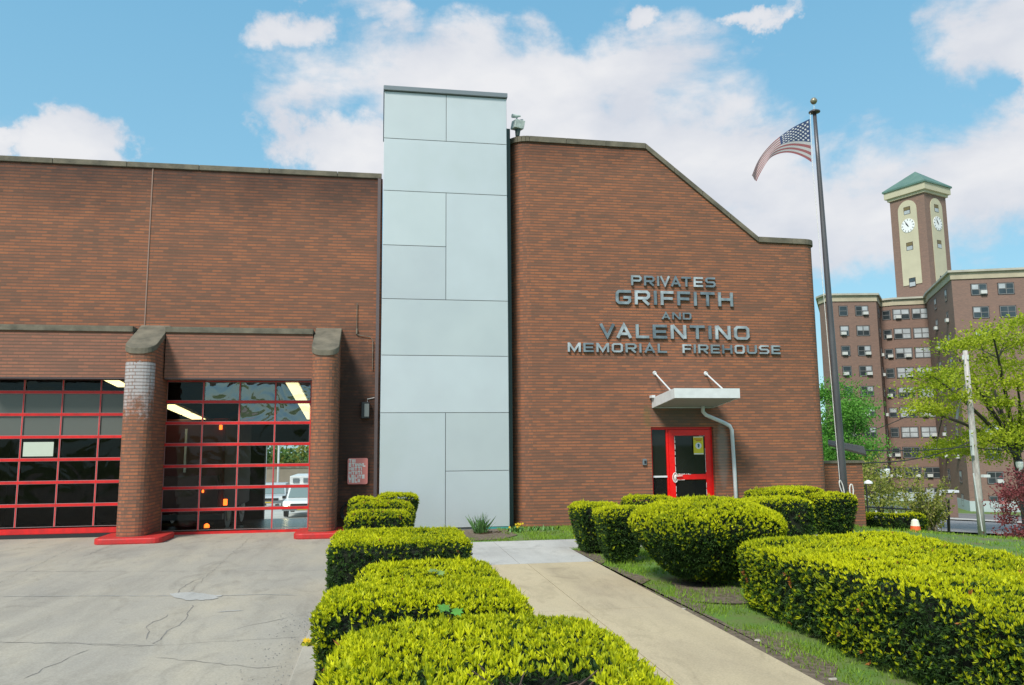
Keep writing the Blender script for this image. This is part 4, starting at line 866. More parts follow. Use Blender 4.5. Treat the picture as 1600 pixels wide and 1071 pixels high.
    if bare is not None and twigs:
        for i in range(70):
            p0 = Vector(bare[:3])+Vector((rr2.uniform(-1, 1)*bare[3][0], rr2.uniform(.0, 1)*bare[3][1]+.05, rr2.uniform(-1, .3)*bare[3][2]*.6)); dv = Vector((rr2.uniform(-1, 1), rr2.uniform(-.6, .2), rr2.uniform(.2, 1)))*.16
            sb.tube([p0, p0+dv*.5+Vector((rr2.uniform(-.02, .02), 0, 0)), p0+dv], [.006, .005, .003], 4)
    sb.build('stems', m_twig, root, uv=False)
    return root
GH = 'clipped yew hedges along the bed beside the driveway'; GR = 'clipped yew shrubs right of the path'
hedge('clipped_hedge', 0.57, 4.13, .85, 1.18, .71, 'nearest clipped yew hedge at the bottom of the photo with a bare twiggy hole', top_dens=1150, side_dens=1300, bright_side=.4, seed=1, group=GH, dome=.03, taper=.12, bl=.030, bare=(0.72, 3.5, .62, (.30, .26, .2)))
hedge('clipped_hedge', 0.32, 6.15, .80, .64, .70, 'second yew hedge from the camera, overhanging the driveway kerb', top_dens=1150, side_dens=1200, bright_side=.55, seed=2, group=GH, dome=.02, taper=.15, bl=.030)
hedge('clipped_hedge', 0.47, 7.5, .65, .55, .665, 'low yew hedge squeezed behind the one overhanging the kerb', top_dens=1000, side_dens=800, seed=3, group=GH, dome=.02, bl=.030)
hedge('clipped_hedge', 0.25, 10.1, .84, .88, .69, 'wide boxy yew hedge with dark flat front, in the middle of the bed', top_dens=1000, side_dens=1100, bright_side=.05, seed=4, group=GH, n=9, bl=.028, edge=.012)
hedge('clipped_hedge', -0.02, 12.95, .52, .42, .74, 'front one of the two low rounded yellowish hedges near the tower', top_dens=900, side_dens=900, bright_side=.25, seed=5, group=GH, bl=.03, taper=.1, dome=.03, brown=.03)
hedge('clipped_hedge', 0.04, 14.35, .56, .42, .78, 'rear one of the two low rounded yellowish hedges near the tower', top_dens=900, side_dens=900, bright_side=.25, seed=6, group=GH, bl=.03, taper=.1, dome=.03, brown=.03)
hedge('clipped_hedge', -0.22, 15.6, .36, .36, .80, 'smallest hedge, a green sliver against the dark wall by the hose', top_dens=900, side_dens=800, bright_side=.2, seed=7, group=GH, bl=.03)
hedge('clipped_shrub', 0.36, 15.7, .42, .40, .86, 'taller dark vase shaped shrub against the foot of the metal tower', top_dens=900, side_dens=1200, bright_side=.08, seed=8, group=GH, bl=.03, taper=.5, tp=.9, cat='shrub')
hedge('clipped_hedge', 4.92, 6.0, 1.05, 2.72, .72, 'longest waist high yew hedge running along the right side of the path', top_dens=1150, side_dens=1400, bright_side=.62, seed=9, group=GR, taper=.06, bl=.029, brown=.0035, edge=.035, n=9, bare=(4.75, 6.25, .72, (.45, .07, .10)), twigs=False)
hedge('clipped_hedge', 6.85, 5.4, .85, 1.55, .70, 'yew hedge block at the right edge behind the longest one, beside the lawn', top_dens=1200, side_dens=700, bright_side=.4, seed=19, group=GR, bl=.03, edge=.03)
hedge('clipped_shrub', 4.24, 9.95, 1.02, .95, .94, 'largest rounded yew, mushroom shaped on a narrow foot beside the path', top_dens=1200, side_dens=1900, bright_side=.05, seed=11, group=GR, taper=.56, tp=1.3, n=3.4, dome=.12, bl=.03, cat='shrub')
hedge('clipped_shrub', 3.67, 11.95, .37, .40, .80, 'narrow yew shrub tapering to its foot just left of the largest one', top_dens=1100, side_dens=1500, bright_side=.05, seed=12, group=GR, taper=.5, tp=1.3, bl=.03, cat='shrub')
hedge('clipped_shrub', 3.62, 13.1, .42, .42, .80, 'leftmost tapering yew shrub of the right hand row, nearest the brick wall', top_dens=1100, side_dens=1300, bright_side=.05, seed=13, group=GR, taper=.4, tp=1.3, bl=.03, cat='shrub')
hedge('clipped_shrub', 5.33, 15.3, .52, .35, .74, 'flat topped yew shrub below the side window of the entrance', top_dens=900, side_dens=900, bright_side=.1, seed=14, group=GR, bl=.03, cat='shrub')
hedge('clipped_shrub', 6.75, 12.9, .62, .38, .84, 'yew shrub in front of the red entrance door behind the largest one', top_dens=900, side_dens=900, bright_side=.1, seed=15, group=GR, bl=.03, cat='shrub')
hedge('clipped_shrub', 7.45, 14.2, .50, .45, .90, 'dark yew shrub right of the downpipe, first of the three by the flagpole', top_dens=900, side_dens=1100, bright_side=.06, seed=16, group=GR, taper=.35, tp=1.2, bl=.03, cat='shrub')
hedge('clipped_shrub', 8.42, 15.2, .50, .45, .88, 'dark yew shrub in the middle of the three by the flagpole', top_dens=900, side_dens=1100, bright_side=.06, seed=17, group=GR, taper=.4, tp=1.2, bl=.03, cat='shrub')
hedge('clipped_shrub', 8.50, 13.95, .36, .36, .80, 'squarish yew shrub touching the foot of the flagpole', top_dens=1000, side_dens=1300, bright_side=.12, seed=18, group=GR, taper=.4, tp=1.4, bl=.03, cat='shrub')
q = at(1390, 818, depth=25.5)
hedge('clipped_hedge', q.x, q.y, 1.05, .45, .62, 'low bright hedge beyond the lawn in front of the chain fence', top_dens=500, side_dens=600, bright_side=.15, seed=20, bl=.05, z0=float(zt(q.x, q.y))-.02, rot=-.25, edge=.05)
# ------------------------------------------------------------------ grass
m_grass = leaf_mat('grass_blade', (0.14, 0.23, 0.025), (0.30, 0.48, 0.05), 0.35)
def grass(label, pts_fn, cnt, hgt, wd, seed, rngx, rngy, x0=3.22):
    rng = np.random.default_rng(seed); x = rng.uniform(*rngx, cnt); y = rng.uniform(*rngy, cnt); k_ = pts_fn(x, y)
    nz = lfn(np.stack([x*1.5, y*1.5, x*0], 1), seed); k_ &= (rng.random(cnt) < np.clip(.55+1.1*nz, .04, 1)*np.clip((x-x0)/.38, .0, 1)); x, y, nz = x[k_], y[k_], nz[k_]
    P = np.stack([x, y, np.array(zt(x, y))], 1); m_ = len(P); d = rng.normal(size=(m_, 3))*.45; d[:, 2] = 1; d /= np.linalg.norm(d, axis=1, keepdims=True)
    hh = (hgt*rng.uniform(.5, 1.3, m_)*(1+.5*nz))[:, None]; s_ = rng.normal(size=(m_, 3)); s_[:, 2] = 0; s_ /= np.linalg.norm(s_, axis=1, keepdims=True)
    v = np.stack([P-s_*wd, P+s_*wd, P+d*hh], 1).reshape(-1, 3)
    o = np_mesh('grass', v, 3, [m_grass], None, None, np.repeat(np.clip(rng.random(m_)*.8+.3*nz, 0, 1), 3)); return tag(o, label, 'grass', kind='stuff')
grass('short patchy grass between the path and the right hand shrubs', lambda x, y: (x > 3.3) & (y < 13.6), 70000, .055, .006, 31, (3.3, 8.8), (5, 13.65))
grass('thin grass strip at the foot of the brick hall', lambda x, y: (x > 2.5) | (y < 15.7+.3*np.sin(x*9)), 22000, .055, .007, 32, (1.5, 10.4), (14.88, 17.45), x0=1.3)
grass('mown lawn falling away to the street on the right', lambda x, y: (0.34*x+.94*y < 40) & (x > 8.6) & ((y < 17.3) | (x > 10.8)), 90000, .055, .010, 33, (8.6, 30), (8, 34))
# iris clump, daffodils, weeds
ir = thing('iris_clump', (2.07, 16.4, 0), 'spiky clump of green sword leaves at the foot of the metal tower', 'plant')
rng = np.random.default_rng(41); mb = MB(); 
for i in range(75):
    a_ = rng.uniform(0, 6.28); l = rng.uniform(.25, .48); t = rng.uniform(.1, .75); d = Vector((math.cos(a_)*t, math.sin(a_)*t, 1)).normalized(); s_ = Vector((-math.sin(a_+rng.uniform(-1, 1)), math.cos(a_), 0)).normalized()*.013; b0 = Vector((2.07+rng.normal()*.06, 16.4+rng.normal()*.06, 0))
    m1 = b0+d*l*.55; t1 = b0+d*l+Vector((math.cos(a_)*t*.08, math.sin(a_)*t*.08, -.03*t)); mb.add([b0-s_, b0+s_, m1+s_*.9, t1, m1-s_*.9], [(0,1,2,3,4)])
mb.build('leaves', mat('iris_leaf', (0.05, 0.13, 0.04), .5, col2=(0.11, 0.24, 0.06), scale=9), ir, uv=False)
mb = MB()
for i in range(25):
    a_ = rng.uniform(0, 6.28); r_ = rng.uniform(.05, .3); b0 = Vector((2.1+math.cos(a_)*r_, 16.3+math.sin(a_)*r_*.6, .01)); mb.add([b0, b0+Vector((.1, .02, .04)), b0+Vector((.12, .05, .02))], [(0,1,2)])
mb.build('dead_leaves', mat('dead_leaf', (0.25, 0.17, 0.09), .9, var=.3, scale=20), ir, uv=False)
def flowerclump(x, y, label, name, mats_, nfl, z=0.0, r=.16, cat='plant', hh=.2):
    o = thing(name, (x, y, z), label, cat); rng = np.random.default_rng(int(abs(x*100))); mb = MB()
    for i in range(40):
        a_ = rng.uniform(0, 6.28); l = rng.uniform(.4, 1)*hh; d = Vector((math.cos(a_)*.7, math.sin(a_)*.7, 1)).normalized(); s_ = Vector((-math.sin(a_), math.cos(a_), 0))*.014; b0 = Vector((x+rng.normal()*r*.7, y+rng.normal()*r*.4, z)); mb.add([b0-s_, b0+s_, b0+d*l*.6+s_*1.3, b0+d*l, b0+d*l*.6-s_*1.3], [(0,1,2,3,4)])
    mb.build('leaves', mats_[0], o, uv=False)
    for i in range(nfl):
        c0 = Vector((x+rng.normal()*r*.5, y-.05+rng.normal()*r*.3, z+hh*rng.uniform(.6, 1.1))); f_ = MB()
        f_.add([c0 + Vector((math.cos(k_*math.pi/6)*(.03 if k_ % 2 else .014), -.01, math.sin(k_*math.pi/6)*(.03 if k_ % 2 else .014))) for k_ in range(12)], [list(range(12))[::-1]]); f_.build('bloom', mats_[1], o, uv=False)
mg = mat('weed_leaf', (0.06, 0.16, 0.03), .6, col2=(0.12, 0.27, 0.05), scale=12)
flowerclump(2.85, 16.5, 'small clump with yellow flowers at the right foot of the tower', 'flower_clump', [mg, mat('bloom_yellow', (.8, .55, .02), .6)], 9, 0, .13, hh=.17)
flowerclump(3.35, 16.7, 'low leafy green clump beside the rounded brick corner', 'leafy_clump', [mg, mg], 0, 0, .25, hh=.16)
flowerclump(-.6, 7.45, 'tiny yellow weed growing on top of the kerb', 'kerb_weed', [mat('weed_yellow', (.4, .42, .04), .6), mat('bloom_yellow', (.8, .5, .02), .6)], 2, .055, .05, hh=.07)
def seedling(p, label, s=1.0, c_=(0.08, 0.24, 0.025)):
    o = thing('maple_seedling', p, label, 'seedling', 'seedlings poking out of the hedge tops'); mb = MB(); rr2 = random.Random(int(p.y*10))
    for i in range(3):
        a_ = 2.1*i+rr2.uniform(-.4, .4); c0 = Vector(p)+Vector((math.cos(a_)*.05, math.sin(a_)*.04, .02+.015*i))*s; up_ = Vector((rr2.uniform(-.4, .4), rr2.uniform(-.5, -.1), 1)).normalized(); u_ = up_.cross(Vector((math.sin(a_), math.cos(a_), 0))).normalized(); v_ = up_.cross(u_)
        sh = [(0, -.5), (.35, -.45), (.3, -.2), (.75, -.1), (.4, .15), (.45, .5), (.15, .4), (0, .9), (-.15, .4), (-.45, .5), (-.4, .15), (-.75, -.1), (-.3, -.2), (-.35, -.45)]
        mb.add([c0+u_*a2*.075*s+v_*b2_*.075*s for a2, b2_ in sh], [list(range(14))])
    mb.build('leaves', mat('maple_leaf_%d' % int(c_[0]*100), c_, .5, var=.2, scale=20), o, uv=False)
    MB().tube([Vector(p)+Vector((0, 0, -.1)), Vector(p)+Vector((0, 0, .05))], .003, 4).build('stem', m_twig, o)
seedling(Vector((.43, 4.95, .78)), 'bright green lobed seedling on the nearest hedge', .9)
seedling(Vector((.46, 6.65, .75)), 'paler lobed seedling on the hedge overhanging the kerb', .85, (0.17, 0.26, 0.06))
for (px, py, lb_) in ((1185, 1000, 'flat pale stone on the soil under the near hedge'), (1190, 1010, None), (1068, 951, 'small pale stone on the bare soil near the mushroom shaped shrub'), (1303, 1060, 'pale stone beside the path at the bottom right')):
    if not lb_: continue
    q = at(px, py, Z=.02); mb = MB(); rr2 = random.Random(px); mb.prism([(q.x+math.cos(t)*rr2.uniform(.02, .05), q.y+math.sin(t)*rr2.uniform(.015, .04)) for t in np.linspace(0, 6.28, 8)[:-1]], 0, .022)
    tag(mb.build('stone', mat('pale_stone', (.42, .38, .32), .9, var=.15, scale=20), bevel=.01), lb_, 'stone', 'loose stones beside the path')
# ------------------------------------------------------------------ annex wall and shelter right of the hall
ax = thing('annex_wall', (12.2, 18.6, -.4), 'low brick garden wall right of the hall under a dark shelter roof', 'wall')
MB().box(10.66, 12.25, 18.6, 19.0, -.6, 1.28).build('wall', m_brick, ax); MB().box(10.66, 12.29, 18.56, 19.04, 1.28, 1.34).build('coping', m_conc_g, ax)
sh = thing('shelter_roof', (11.4, 19.5, 1.3), 'dark sagging timber shelter roof behind the brick garden wall', 'shelter')
a1, a2, a3, a4 = at(1294, 696, Y=18.9), at(1352, 712, Y=18.9), at(1300, 690, Y=22), at(1356, 704, Y=22)
MB().extr([at(1294, 697, Y=18.8), at(1354, 713, Y=18.8), at(1350, 700, Y=22.5), at(1294, 690, Y=22.5)], (0, 0, .05)).build('roof_sheet', mat('grey_roof', (.05, .042, .036), .8, var=.3, scale=3), sh)
MB().box(10.75, 10.85, 19.1, 19.2, -.5, 1.7).build('post', m_black, sh); MB().box(11.95, 12.05, 20.6, 20.7, -.7, 1.5).build('post', m_black, sh)
MB().box(10.7, 12.0, 20.9, 21.0, -.6, 1.3).build('back_panel', m_black, sh)
# ------------------------------------------------------------------ trees
def tree(name, base, tips, trunk_r, fork_z, leafm, label, cat='tree', lsize=.14, nleaf=150, clump=(.8, .8, .45), bark=m_twig, seed=1, group=None, nl=6):
    rr2 = random.Random(seed); rng = np.random.default_rng(seed); base = Vector(base); root = thing(name, base, label, cat, group); root.location = base
    tb = MB(); cen = sum((Vector(t) for t in tips), Vector())/len(tips); fork = Vector((base.x+(cen.x-base.x)*.15, base.y, fork_z))
    tb.tube([base-Vector((0, 0, .3)), base.lerp(fork, .5)+Vector((rr2.uniform(-.1, .1), 0, 0)), fork], [trunk_r*1.2, trunk_r, trunk_r*.85], 8)
    T_ = sorted((Vector(t) for t in tips), key=lambda v: math.atan2(v.z-fork.z, v.x-fork.x)); nodes = [(fork, trunk_r*.8)]
    ls = [T_[int(i*len(T_)/nl)] for i in range(nl)] if len(T_) > nl else T_
    for t in ls:
        mid = fork.lerp(t, .5)+Vector((rr2.uniform(-.3, .3), rr2.uniform(-.3, .3), rr2.uniform(.0, .5))); P = [bez([fork, mid, t], u) for u in (0, .2, .4, .6, .8, 1)]
        tb.tube(P, [trunk_r*.6*(1-.75*u) for u in (0, .2, .4, .6, .8, 1)], 6); nodes += [(p_, trunk_r*.4) for p_ in P[1:]]
    for t in T_:
        n0 = min(nodes, key=lambda q_: (q_[0]-t).length)
        tb.tube([n0[0], n0[0].lerp(t, .5)+Vector((rr2.uniform(-.15, .15), rr2.uniform(-.15, .15), rr2.uniform(-.1, .2))), t], [n0[1]*.4, n0[1]*.25, .008], 5)
    tb.build('trunk', bark, root, uv=False)
    C_ = np.array([tuple(t) for t in T_]); k_ = np.repeat(np.arange(len(C_)), nleaf); cs = rng.uniform(.6, 1.3, len(C_))
    off = rng.normal(size=(len(k_), 3))*.5*np.array(clump)*cs[k_][:, None]; P = C_[k_]+off
    v = blades(P, rng.normal(size=P.shape)*.6+np.array([0, 0, .3]), 1, lsize, lsize*.35, .5, rng)
    np_mesh('crown', v, 4, [leafm], root, None, np.repeat(np.clip(np.repeat(rng.random(len(C_)), nleaf)*.5+rng.random(len(k_))*.5, 0, 1), 4)); return root
lm_char = leaf_mat('leaf_chartreuse', (0.22, 0.30, 0.015), (0.50, 0.56, 0.03), .4)
lm_green = leaf_mat('leaf_green', (0.06, 0.20, 0.025), (0.16, 0.38, 0.05), .35)
lm_olive = leaf_mat('leaf_olive', (0.16, 0.20, 0.04), (0.36, 0.36, 0.07), .3)
lm_red = leaf_mat('leaf_red', (0.16, 0.04, 0.045), (0.34, 0.09, 0.09), .3)
lm_far = leaf_mat('leaf_far', (0.05, 0.12, 0.025), (0.13, 0.22, 0.05), .3)
bark_d = mat('bark_dark', (0.06, 0.055, 0.045), .9, var=.3, scale=6)
tips = []
for (px, py) in [(1455,585),(1445,610),(1470,600),(1490,585),(1515,575),(1490,545),(1510,540),(1535,530),(1555,520),(1580,510),(1600,505),(1625,500),(1560,545),(1590,540),(1620,530),(1540,560),(1575,570),(1605,575),(1520,600),(1550,595),(1585,600),(1625,590),
                 (1450,630),(1470,640),(1505,625),(1540,625),(1570,632),(1600,650),(1480,690),(1460,705),(1500,700),(1520,685),(1545,690),(1570,680),(1590,690),(1560,705),(1605,670),(1540,655),(1440,645),(1650,560),(1660,620),(1650,660),(1690,590),(1680,530),(1700,640)]:
    tips.append(at(px+random.uniform(-5, 5), py+random.uniform(-5, 5), depth=38+random.uniform(-3, 4)))
q = at(1602, 760, depth=39)
tree('maple_tree', (q.x, q.y, float(zt(q.x, q.y))), tips, .22, q.z+1.6, lm_char, 'large chartreuse spring tree with spreading dark limbs behind the utility pole', lsize=.14, nleaf=520, clump=(1.1, 1.1, .42), bark=bark_d, seed=5, nl=12)
tips = [at(random.uniform(1268, 1342), random.uniform(630, 745), depth=58+random.uniform(-4, 4)) for _ in range(30)] + [at(1315, 612, depth=58), at(1300, 620, depth=58), at(1365, 700, depth=57), at(1280, 615, depth=58), at(1340, 660, depth=58)]
q = at(1318, 790, depth=58); tree('leafy_tree', (q.x, q.y, float(zt(q.x, q.y))), tips, .25, q.z+1.5, lm_green, 'mid green leafy tree between the hall and the apartment block', lsize=.19, nleaf=560, clump=(1.35, 1.35, .9), bark=bark_d, seed=6)
tips = [at(random.uniform(1340, 1420), random.uniform(735, 795), depth=36+random.uniform(-2, 2)) for _ in range(26)] + [at(1365, 728, depth=36), at(1352, 722, depth=36), at(1412, 742, depth=36)]
q = at(1380, 825, depth=36); tree('yellow_shrub', (q.x, q.y, float(zt(q.x, q.y))), tips, .08, q.z+.5, lm_olive, 'loose yellow green shrub behind the lamp post and chain fence', 'shrub', lsize=.13, nleaf=110, clump=(.7, .7, .5), bark=bark_d, seed=7)
tips = [at(random.uniform(1572, 1680), random.uniform(745, 850), depth=20+random.uniform(-1, 1)) for _ in range(40)] + [at(1575, 775, depth=20), at(1590, 742, depth=20), at(1570, 812, depth=20), at(1582, 840, depth=20)]
q = at(1630, 880, depth=19.5); tree('red_maple', (q.x, q.y, float(zt(q.x, q.y))), tips, .06, q.z+.4, lm_red, 'dark red leaved shrubby maple at the right edge', 'tree', lsize=.07, nleaf=170, clump=(.34, .34, .22), seed=8)
# forsythia: long arching shoots
q = at(1450, 838, depth=27); fo = thing('arching_shrub', (q.x, q.y, float(zt(q.x, q.y))), 'vase shaped shrub of long arching yellow green shoots beyond the cone', 'shrub'); b0 = Vector(fo.location)
sb = MB(); P = []; rr2 = random.Random(9)
for i in range(75):
    tx, ty = rr2.choice([(1412, 768), (1425, 755), (1434, 735), (1445, 752), (1458, 762), (1478, 745), (1490, 765), (1462, 775), (1440, 775), (1470, 790), (1420, 790), (1486, 790)]); tp_ = at(tx+rr2.uniform(-10, 10), ty+rr2.uniform(-6, 30), depth=27+rr2.uniform(-.8, .8))
    s0 = b0+Vector((rr2.uniform(-.35, .35), rr2.uniform(-.3, .3), 0)); mid = s0.lerp(tp_, .5)+Vector((0, 0, .25)); pl = [bez([s0, mid, tp_], u/6) for u in range(7)]; sb.tube(pl, [.012-.0014*j for j in range(7)], 4)
    for k_ in range(26): u = rr2.uniform(.25, 1); P.append(bez([s0, mid, tp_], u))
sb.build('stems', mat('pale_twig', (.22, .18, .12), .9), fo, uv=False); P = np.array([tuple(p_) for p_ in P]); rng = np.random.default_rng(3)
np_mesh('leaves', blades(P, rng.normal(size=P.shape)+np.array([0, 0, .6]), 2, .10, .028, .6, rng), 4, [lm_olive], fo, None, np.repeat(rng.random(len(P)*2), 4))
# trees behind the rear yard and street edge, and behind the camera (they show in the glass)
def simple_tree(x, y, z, h_, r_, lm, label, seed, group):
    rr2 = random.Random(seed); tips = [Vector((x+rr2.gauss(0, .45)*r_, y+rr2.gauss(0, .45)*r_, z+h_*rr2.uniform(.4, .95))) for _ in range(24)]
    return tree('yard_tree', (x, y, z), tips, h_*.025, z+h_*.35, lm, label, lsize=.45, nleaf=100, clump=(r_*.5, r_*.5, r_*.35), bark=bark_d, seed=seed, group=group)
simple_tree(-12.5, 82, -4.5, 6.5, 3.2, lm_far, 'dark green tree beyond the yard wall, left in the rear bay opening', 51, 'trees beyond the rear yard')
simple_tree(-8.5, 84, -4.5, 6.3, 3.0, lm_olive, 'yellowish tree beyond the yard wall in the middle of the rear bay opening', 52, 'trees beyond the rear yard')
simple_tree(-4.5, 80, -4.5, 6.6, 3.0, lm_far, 'dark green tree beyond the yard wall above the ambulance', 53, 'trees beyond the rear yard')
# ------------------------------------------------------------------ street furniture
def lamp_post(px, py, dpt, label):
    p_ = at(px, py, depth=dpt); zb = float(zt(p_.x, p_.y)); o = thing('lamp_post', (p_.x, p_.y, zb), label, 'lamp post', 'lantern lamp posts by the street'); c_ = (p_.x, p_.y, 0)
    MB().lathe((p_.x, p_.y, zb), [(.16, 0), (.16, .3), (.06, .5), (.045, p_.z-zb-.3)], 12).build('post', m_black, o)
    MB().lathe((p_.x, p_.y, p_.z-.3), [(.06, 0), (.15, .22), (.17, .42), (.12, .5)], 14).build('lantern', mat('lantern_glass', (.75, .78, .78), .3), o)
    MB().lathe((p_.x, p_.y, p_.z+.2), [(.18, 0), (.09, .10), (.03, .16), (.02, .25)], 14).build('lantern_cap', m_black, o)
lamp_post(1386, 737, 45, 'black lamp post with white lantern above the yellow shrub'); lamp_post(1593, 727, 38, 'black lamp post with white lantern above the red maple')
pb, pt = at(1535, 838, depth=36), at(1508, 548, depth=36)
up_ = thing('utility_pole', pb, 'weathered pale wooden utility pole with a plate casing, right of the arching shrub', 'utility pole')
m_wood = mat('weathered_wood', (0.34, 0.31, 0.29), .9, col2=(0.58, 0.55, 0.52), scale=6, stretch=(3, 3, .4))
MB().tube([pb+Vector((0, 0, -.3)), pb.lerp(pt, .25), pb.lerp(pt, .5), pt], [.17, .155, .14, .10], 14).build('pole', m_wood, up_, smooth=True)
MB().tube([pb.lerp(pt, .49), pb.lerp(pt, .26)], [.20, .20], 10).build('casing', mat('casing_grey', (.45, .45, .43), .6, var=.15, scale=4), up_) if False else None
a_, b_ = at(1517, 672, depth=35.8), at(1520, 712, depth=35.8); MB().obox((a_+b_)/2, (.05, 0, 0), (0, .06, 0), (a_-b_)/2).tube([at(1521, 740, depth=35.8), at(1535, 830, depth=35.8)], .03, 6).build('conduit_casing', m_white_metal, up_)
for px in (1505, 1512): MB().tube([at(px, 562, depth=35.9), at(px, 555, depth=35.9)], .05, 8).build('insulator', m_white_metal, up_)
q = at(1540, 744, depth=35.6); MB().obox(q, (.16, 0, 0), (0, .1, 0), (0, 0, .06)).build('street_fitting', m_white_metal, up_)
q0, q1 = at(1508, 600, depth=35.8), at(1497, 640, depth=35.8); MB().tube([q0, q1], .015, 5).tube([q1, at(1495, 655, depth=35.8)], .06, 6).build('guy_drop', m_grey_trim, up_)
m_wire = mat('wire_black', (.03, .03, .03), .6)
for i, (a_, b_, sg_, lb_) in enumerate([((1300, 702, 24), (1521, 697, 36), .12, 'upper overhead wire from the shelter to the utility pole'), ((1300, 722, 24), (1516, 690, 36), .35, 'sagging overhead wire above the yellow shrub'), ((1521, 700, 36), (1680, 706, 40), .1, 'overhead wire running right from the utility pole'),
        ((1512, 600, 36), (1290, 690, 60), .5, 'long slack wire in front of the apartment windows')]):
    A, B = at(a_[0], a_[1], depth=a_[2]), at(b_[0], b_[1], depth=b_[2]); tag(MB().tube([A.lerp(B, u/12)-Vector((0, 0, sg_*4*(u/12)*(1-u/12))) for u in range(13)], .022, 5).build('overhead_wire', m_wire), lb_, 'wire', 'overhead wires')
a_, b_ = at(1483, 836, depth=28), at(1481, 745, depth=28); sp = thing('steel_post', a_, 'thin dark post standing at the lawn edge left of the utility pole', 'post')
MB().tube([a_, a_.lerp(b_, .6)], .045, 8).build('shaft', m_black, sp); MB().tube([a_.lerp(b_, .6), a_.lerp(b_, .63)], .07, 8).build('cap', m_grey_trim, sp)
pr_ = at(1485, 800, depth=62); zb = float(zt(pr_.x, pr_.y)); pi_ = thing('brick_pier', (pr_.x, pr_.y, zb), 'brick gate pier with pale cap across the street', 'pier'); q = at(1485, 770, depth=62)
m_brick_far = brick_mat('brick_apartment', [(0.17, 0.105, 0.085), (0.205, 0.122, 0.095), (0.25, 0.145, 0.11), (0.30, 0.17, 0.125)], (0.2, 0.15, 0.125), bw=.25, rh=.0677, patch=.8, bumpd=.002)  # lighter, less red brick: distance haze mixed into the colour
MB().box(pr_.x-.45, pr_.x+.45, pr_.y-.3, pr_.y+.3, zb, q.z).build('shaft', m_brick_far, pi_); MB().box(pr_.x-.6, pr_.x+.6, pr_.y-.4, pr_.y+.4, q.z, q.z+.18).build('cap', m_white_metal, pi_)
cq = at(1431, 834, depth=18); cz = float(zt(cq.x, cq.y)); tc_ = thing('traffic_cone', (cq.x, cq.y, cz), 'short orange cone with white collar on the lawn', 'cone')
MB().box(cq.x-.15, cq.x+.15, cq.y-.15, cq.y+.15, cz, cz+.03).build('base', mat('cone_orange', (.75, .12, .03), .6), tc_); MB().lathe((cq.x, cq.y, cz+.03), [(.12, 0), (.10, .13)], 14).build('lower_cone', mat('cone_orange', (.75, .12, .03)), tc_)
MB().lathe((cq.x, cq.y, cz+.16), [(.10, 0), (.075, .12), (.04, .15)], 14).build('collar', mat('cone_white', (.75, .75, .6), .6), tc_)
# chain fence by the far hedge
fA, fB = at(1352, 800, depth=29), at(1480, 806, depth=29); fz = lambda p_: float(zt(p_.x, p_.y)); fn = thing('chain_fence', tuple(fA), 'low black railing fence behind the low bright hedge', 'fence')
for i in range(7):
    p_ = fA.lerp(fB, i/6); MB().tube([(p_.x, p_.y, fz(p_)-.1), (p_.x, p_.y, fz(p_)+1.0)], .03, 6).build('post', m_black, fn)
A_, B_ = Vector((fA.x, fA.y, fz(fA)+.95)), Vector((fB.x, fB.y, fz(fB)+.95)); MB().tube([A_, B_], .03, 6).build('top_rail', m_black, fn)
mm_ = MB()
for i in range(60): p_ = A_.lerp(B_, i/60); mm_.tube([p_-Vector((0, 0, .95)), p_+(B_-A_)/60-Vector((0, 0, 0))], .004, 3)
mm_.build('mesh', m_black, fn)
gA, gB = at(1352, 792, depth=40), at(1480, 796, depth=40); gf = thing('guard_rail', tuple(gA), 'pale metal guard rail beyond the black fence', 'guard rail')
MB().obox((gA+gB)/2, (gB-gA)/2, (0, .04, 0), (0, 0, .09)).build('rail', m_grey_trim, gf)
for i in range(4): p_ = gA.lerp(gB, (i+.5)/4); MB().tube([(p_.x, p_.y, p_.z), (p_.x, p_.y, fz(p_))], .06, 6).build('post', m_white_metal, gf)
q = at(1566, 780, depth=45); zb = fz(q); rs = thing('street_sign', (q.x, q.y, zb), 'small red and white sign on a post behind the red maple', 'sign')
MB().tube([(q.x, q.y, zb), (q.x, q.y, q.z+.3)], .03, 6).build('post', m_black, rs); MB().box(q.x-.26, q.x+.26, q.y-.05, q.y-.03, q.z-.3, q.z+.3).build('plate', m_sign, rs); MB().box(q.x-.1, q.x+.1, q.y-.06, q.y-.051, q.z-.1, q.z+.1).build('symbol', m_white, rs)
q = at(1357, 757, depth=30); sl = thing('security_lamp', tuple(q), 'white lamp head poking out beyond the garden wall end', 'lamp'); MB().lathe((q.x, q.y, q.z), [(.05, 0), (.16, .03), (.14, .1), (.03, .16)], 12).build('head', m_white, sl); MB().tube([(q.x-.1, q.y, q.z), (q.x-.1, q.y, fz(q))], .03, 6).build('post', m_black, sl)
# ------------------------------------------------------------------ apartment block and clock tower
ZB, ZTOP = -6.6, 21.8
def w2(px, d, py=445): p_ = at(px, py, depth=d); return (p_.x, p_.y)
plan = [w2(1278, 108), w2(1289, 106), w2(1367, 106), w2(1372, 110.5), w2(1393, 109.5), w2(1445, 108.5), w2(1450, 105), w2(1487, 92), w2(1668, 90), w2(1760, 112), w2(1500, 150), w2(1290, 150)]
ap = thing('apartment_block', (66, 90, ZB), 'tall brown brick apartment block with cream cornice and white framed windows', 'apartment block')
MB().prism(plan, ZB, ZTOP-1.05).build('wall', m_brick_far, ap)
def off_plan(pl, d):
    out = []; n = len(pl)
    for i in range(n):
        a_, b_, c_ = Vector(pl[i-1]), Vector(pl[i]), Vector(pl[(i+1) % n]); e1, e2 = (b_-a_).normalized(), (c_-b_).normalized(); n1_, n2_ = Vector((e1.y, -e1.x)), Vector((e2.y, -e2.x)); m_ = (n1_+n2_).normalized(); out.append(tuple(b_+m_*d/max(.4, m_.dot(n1_))))
    return out
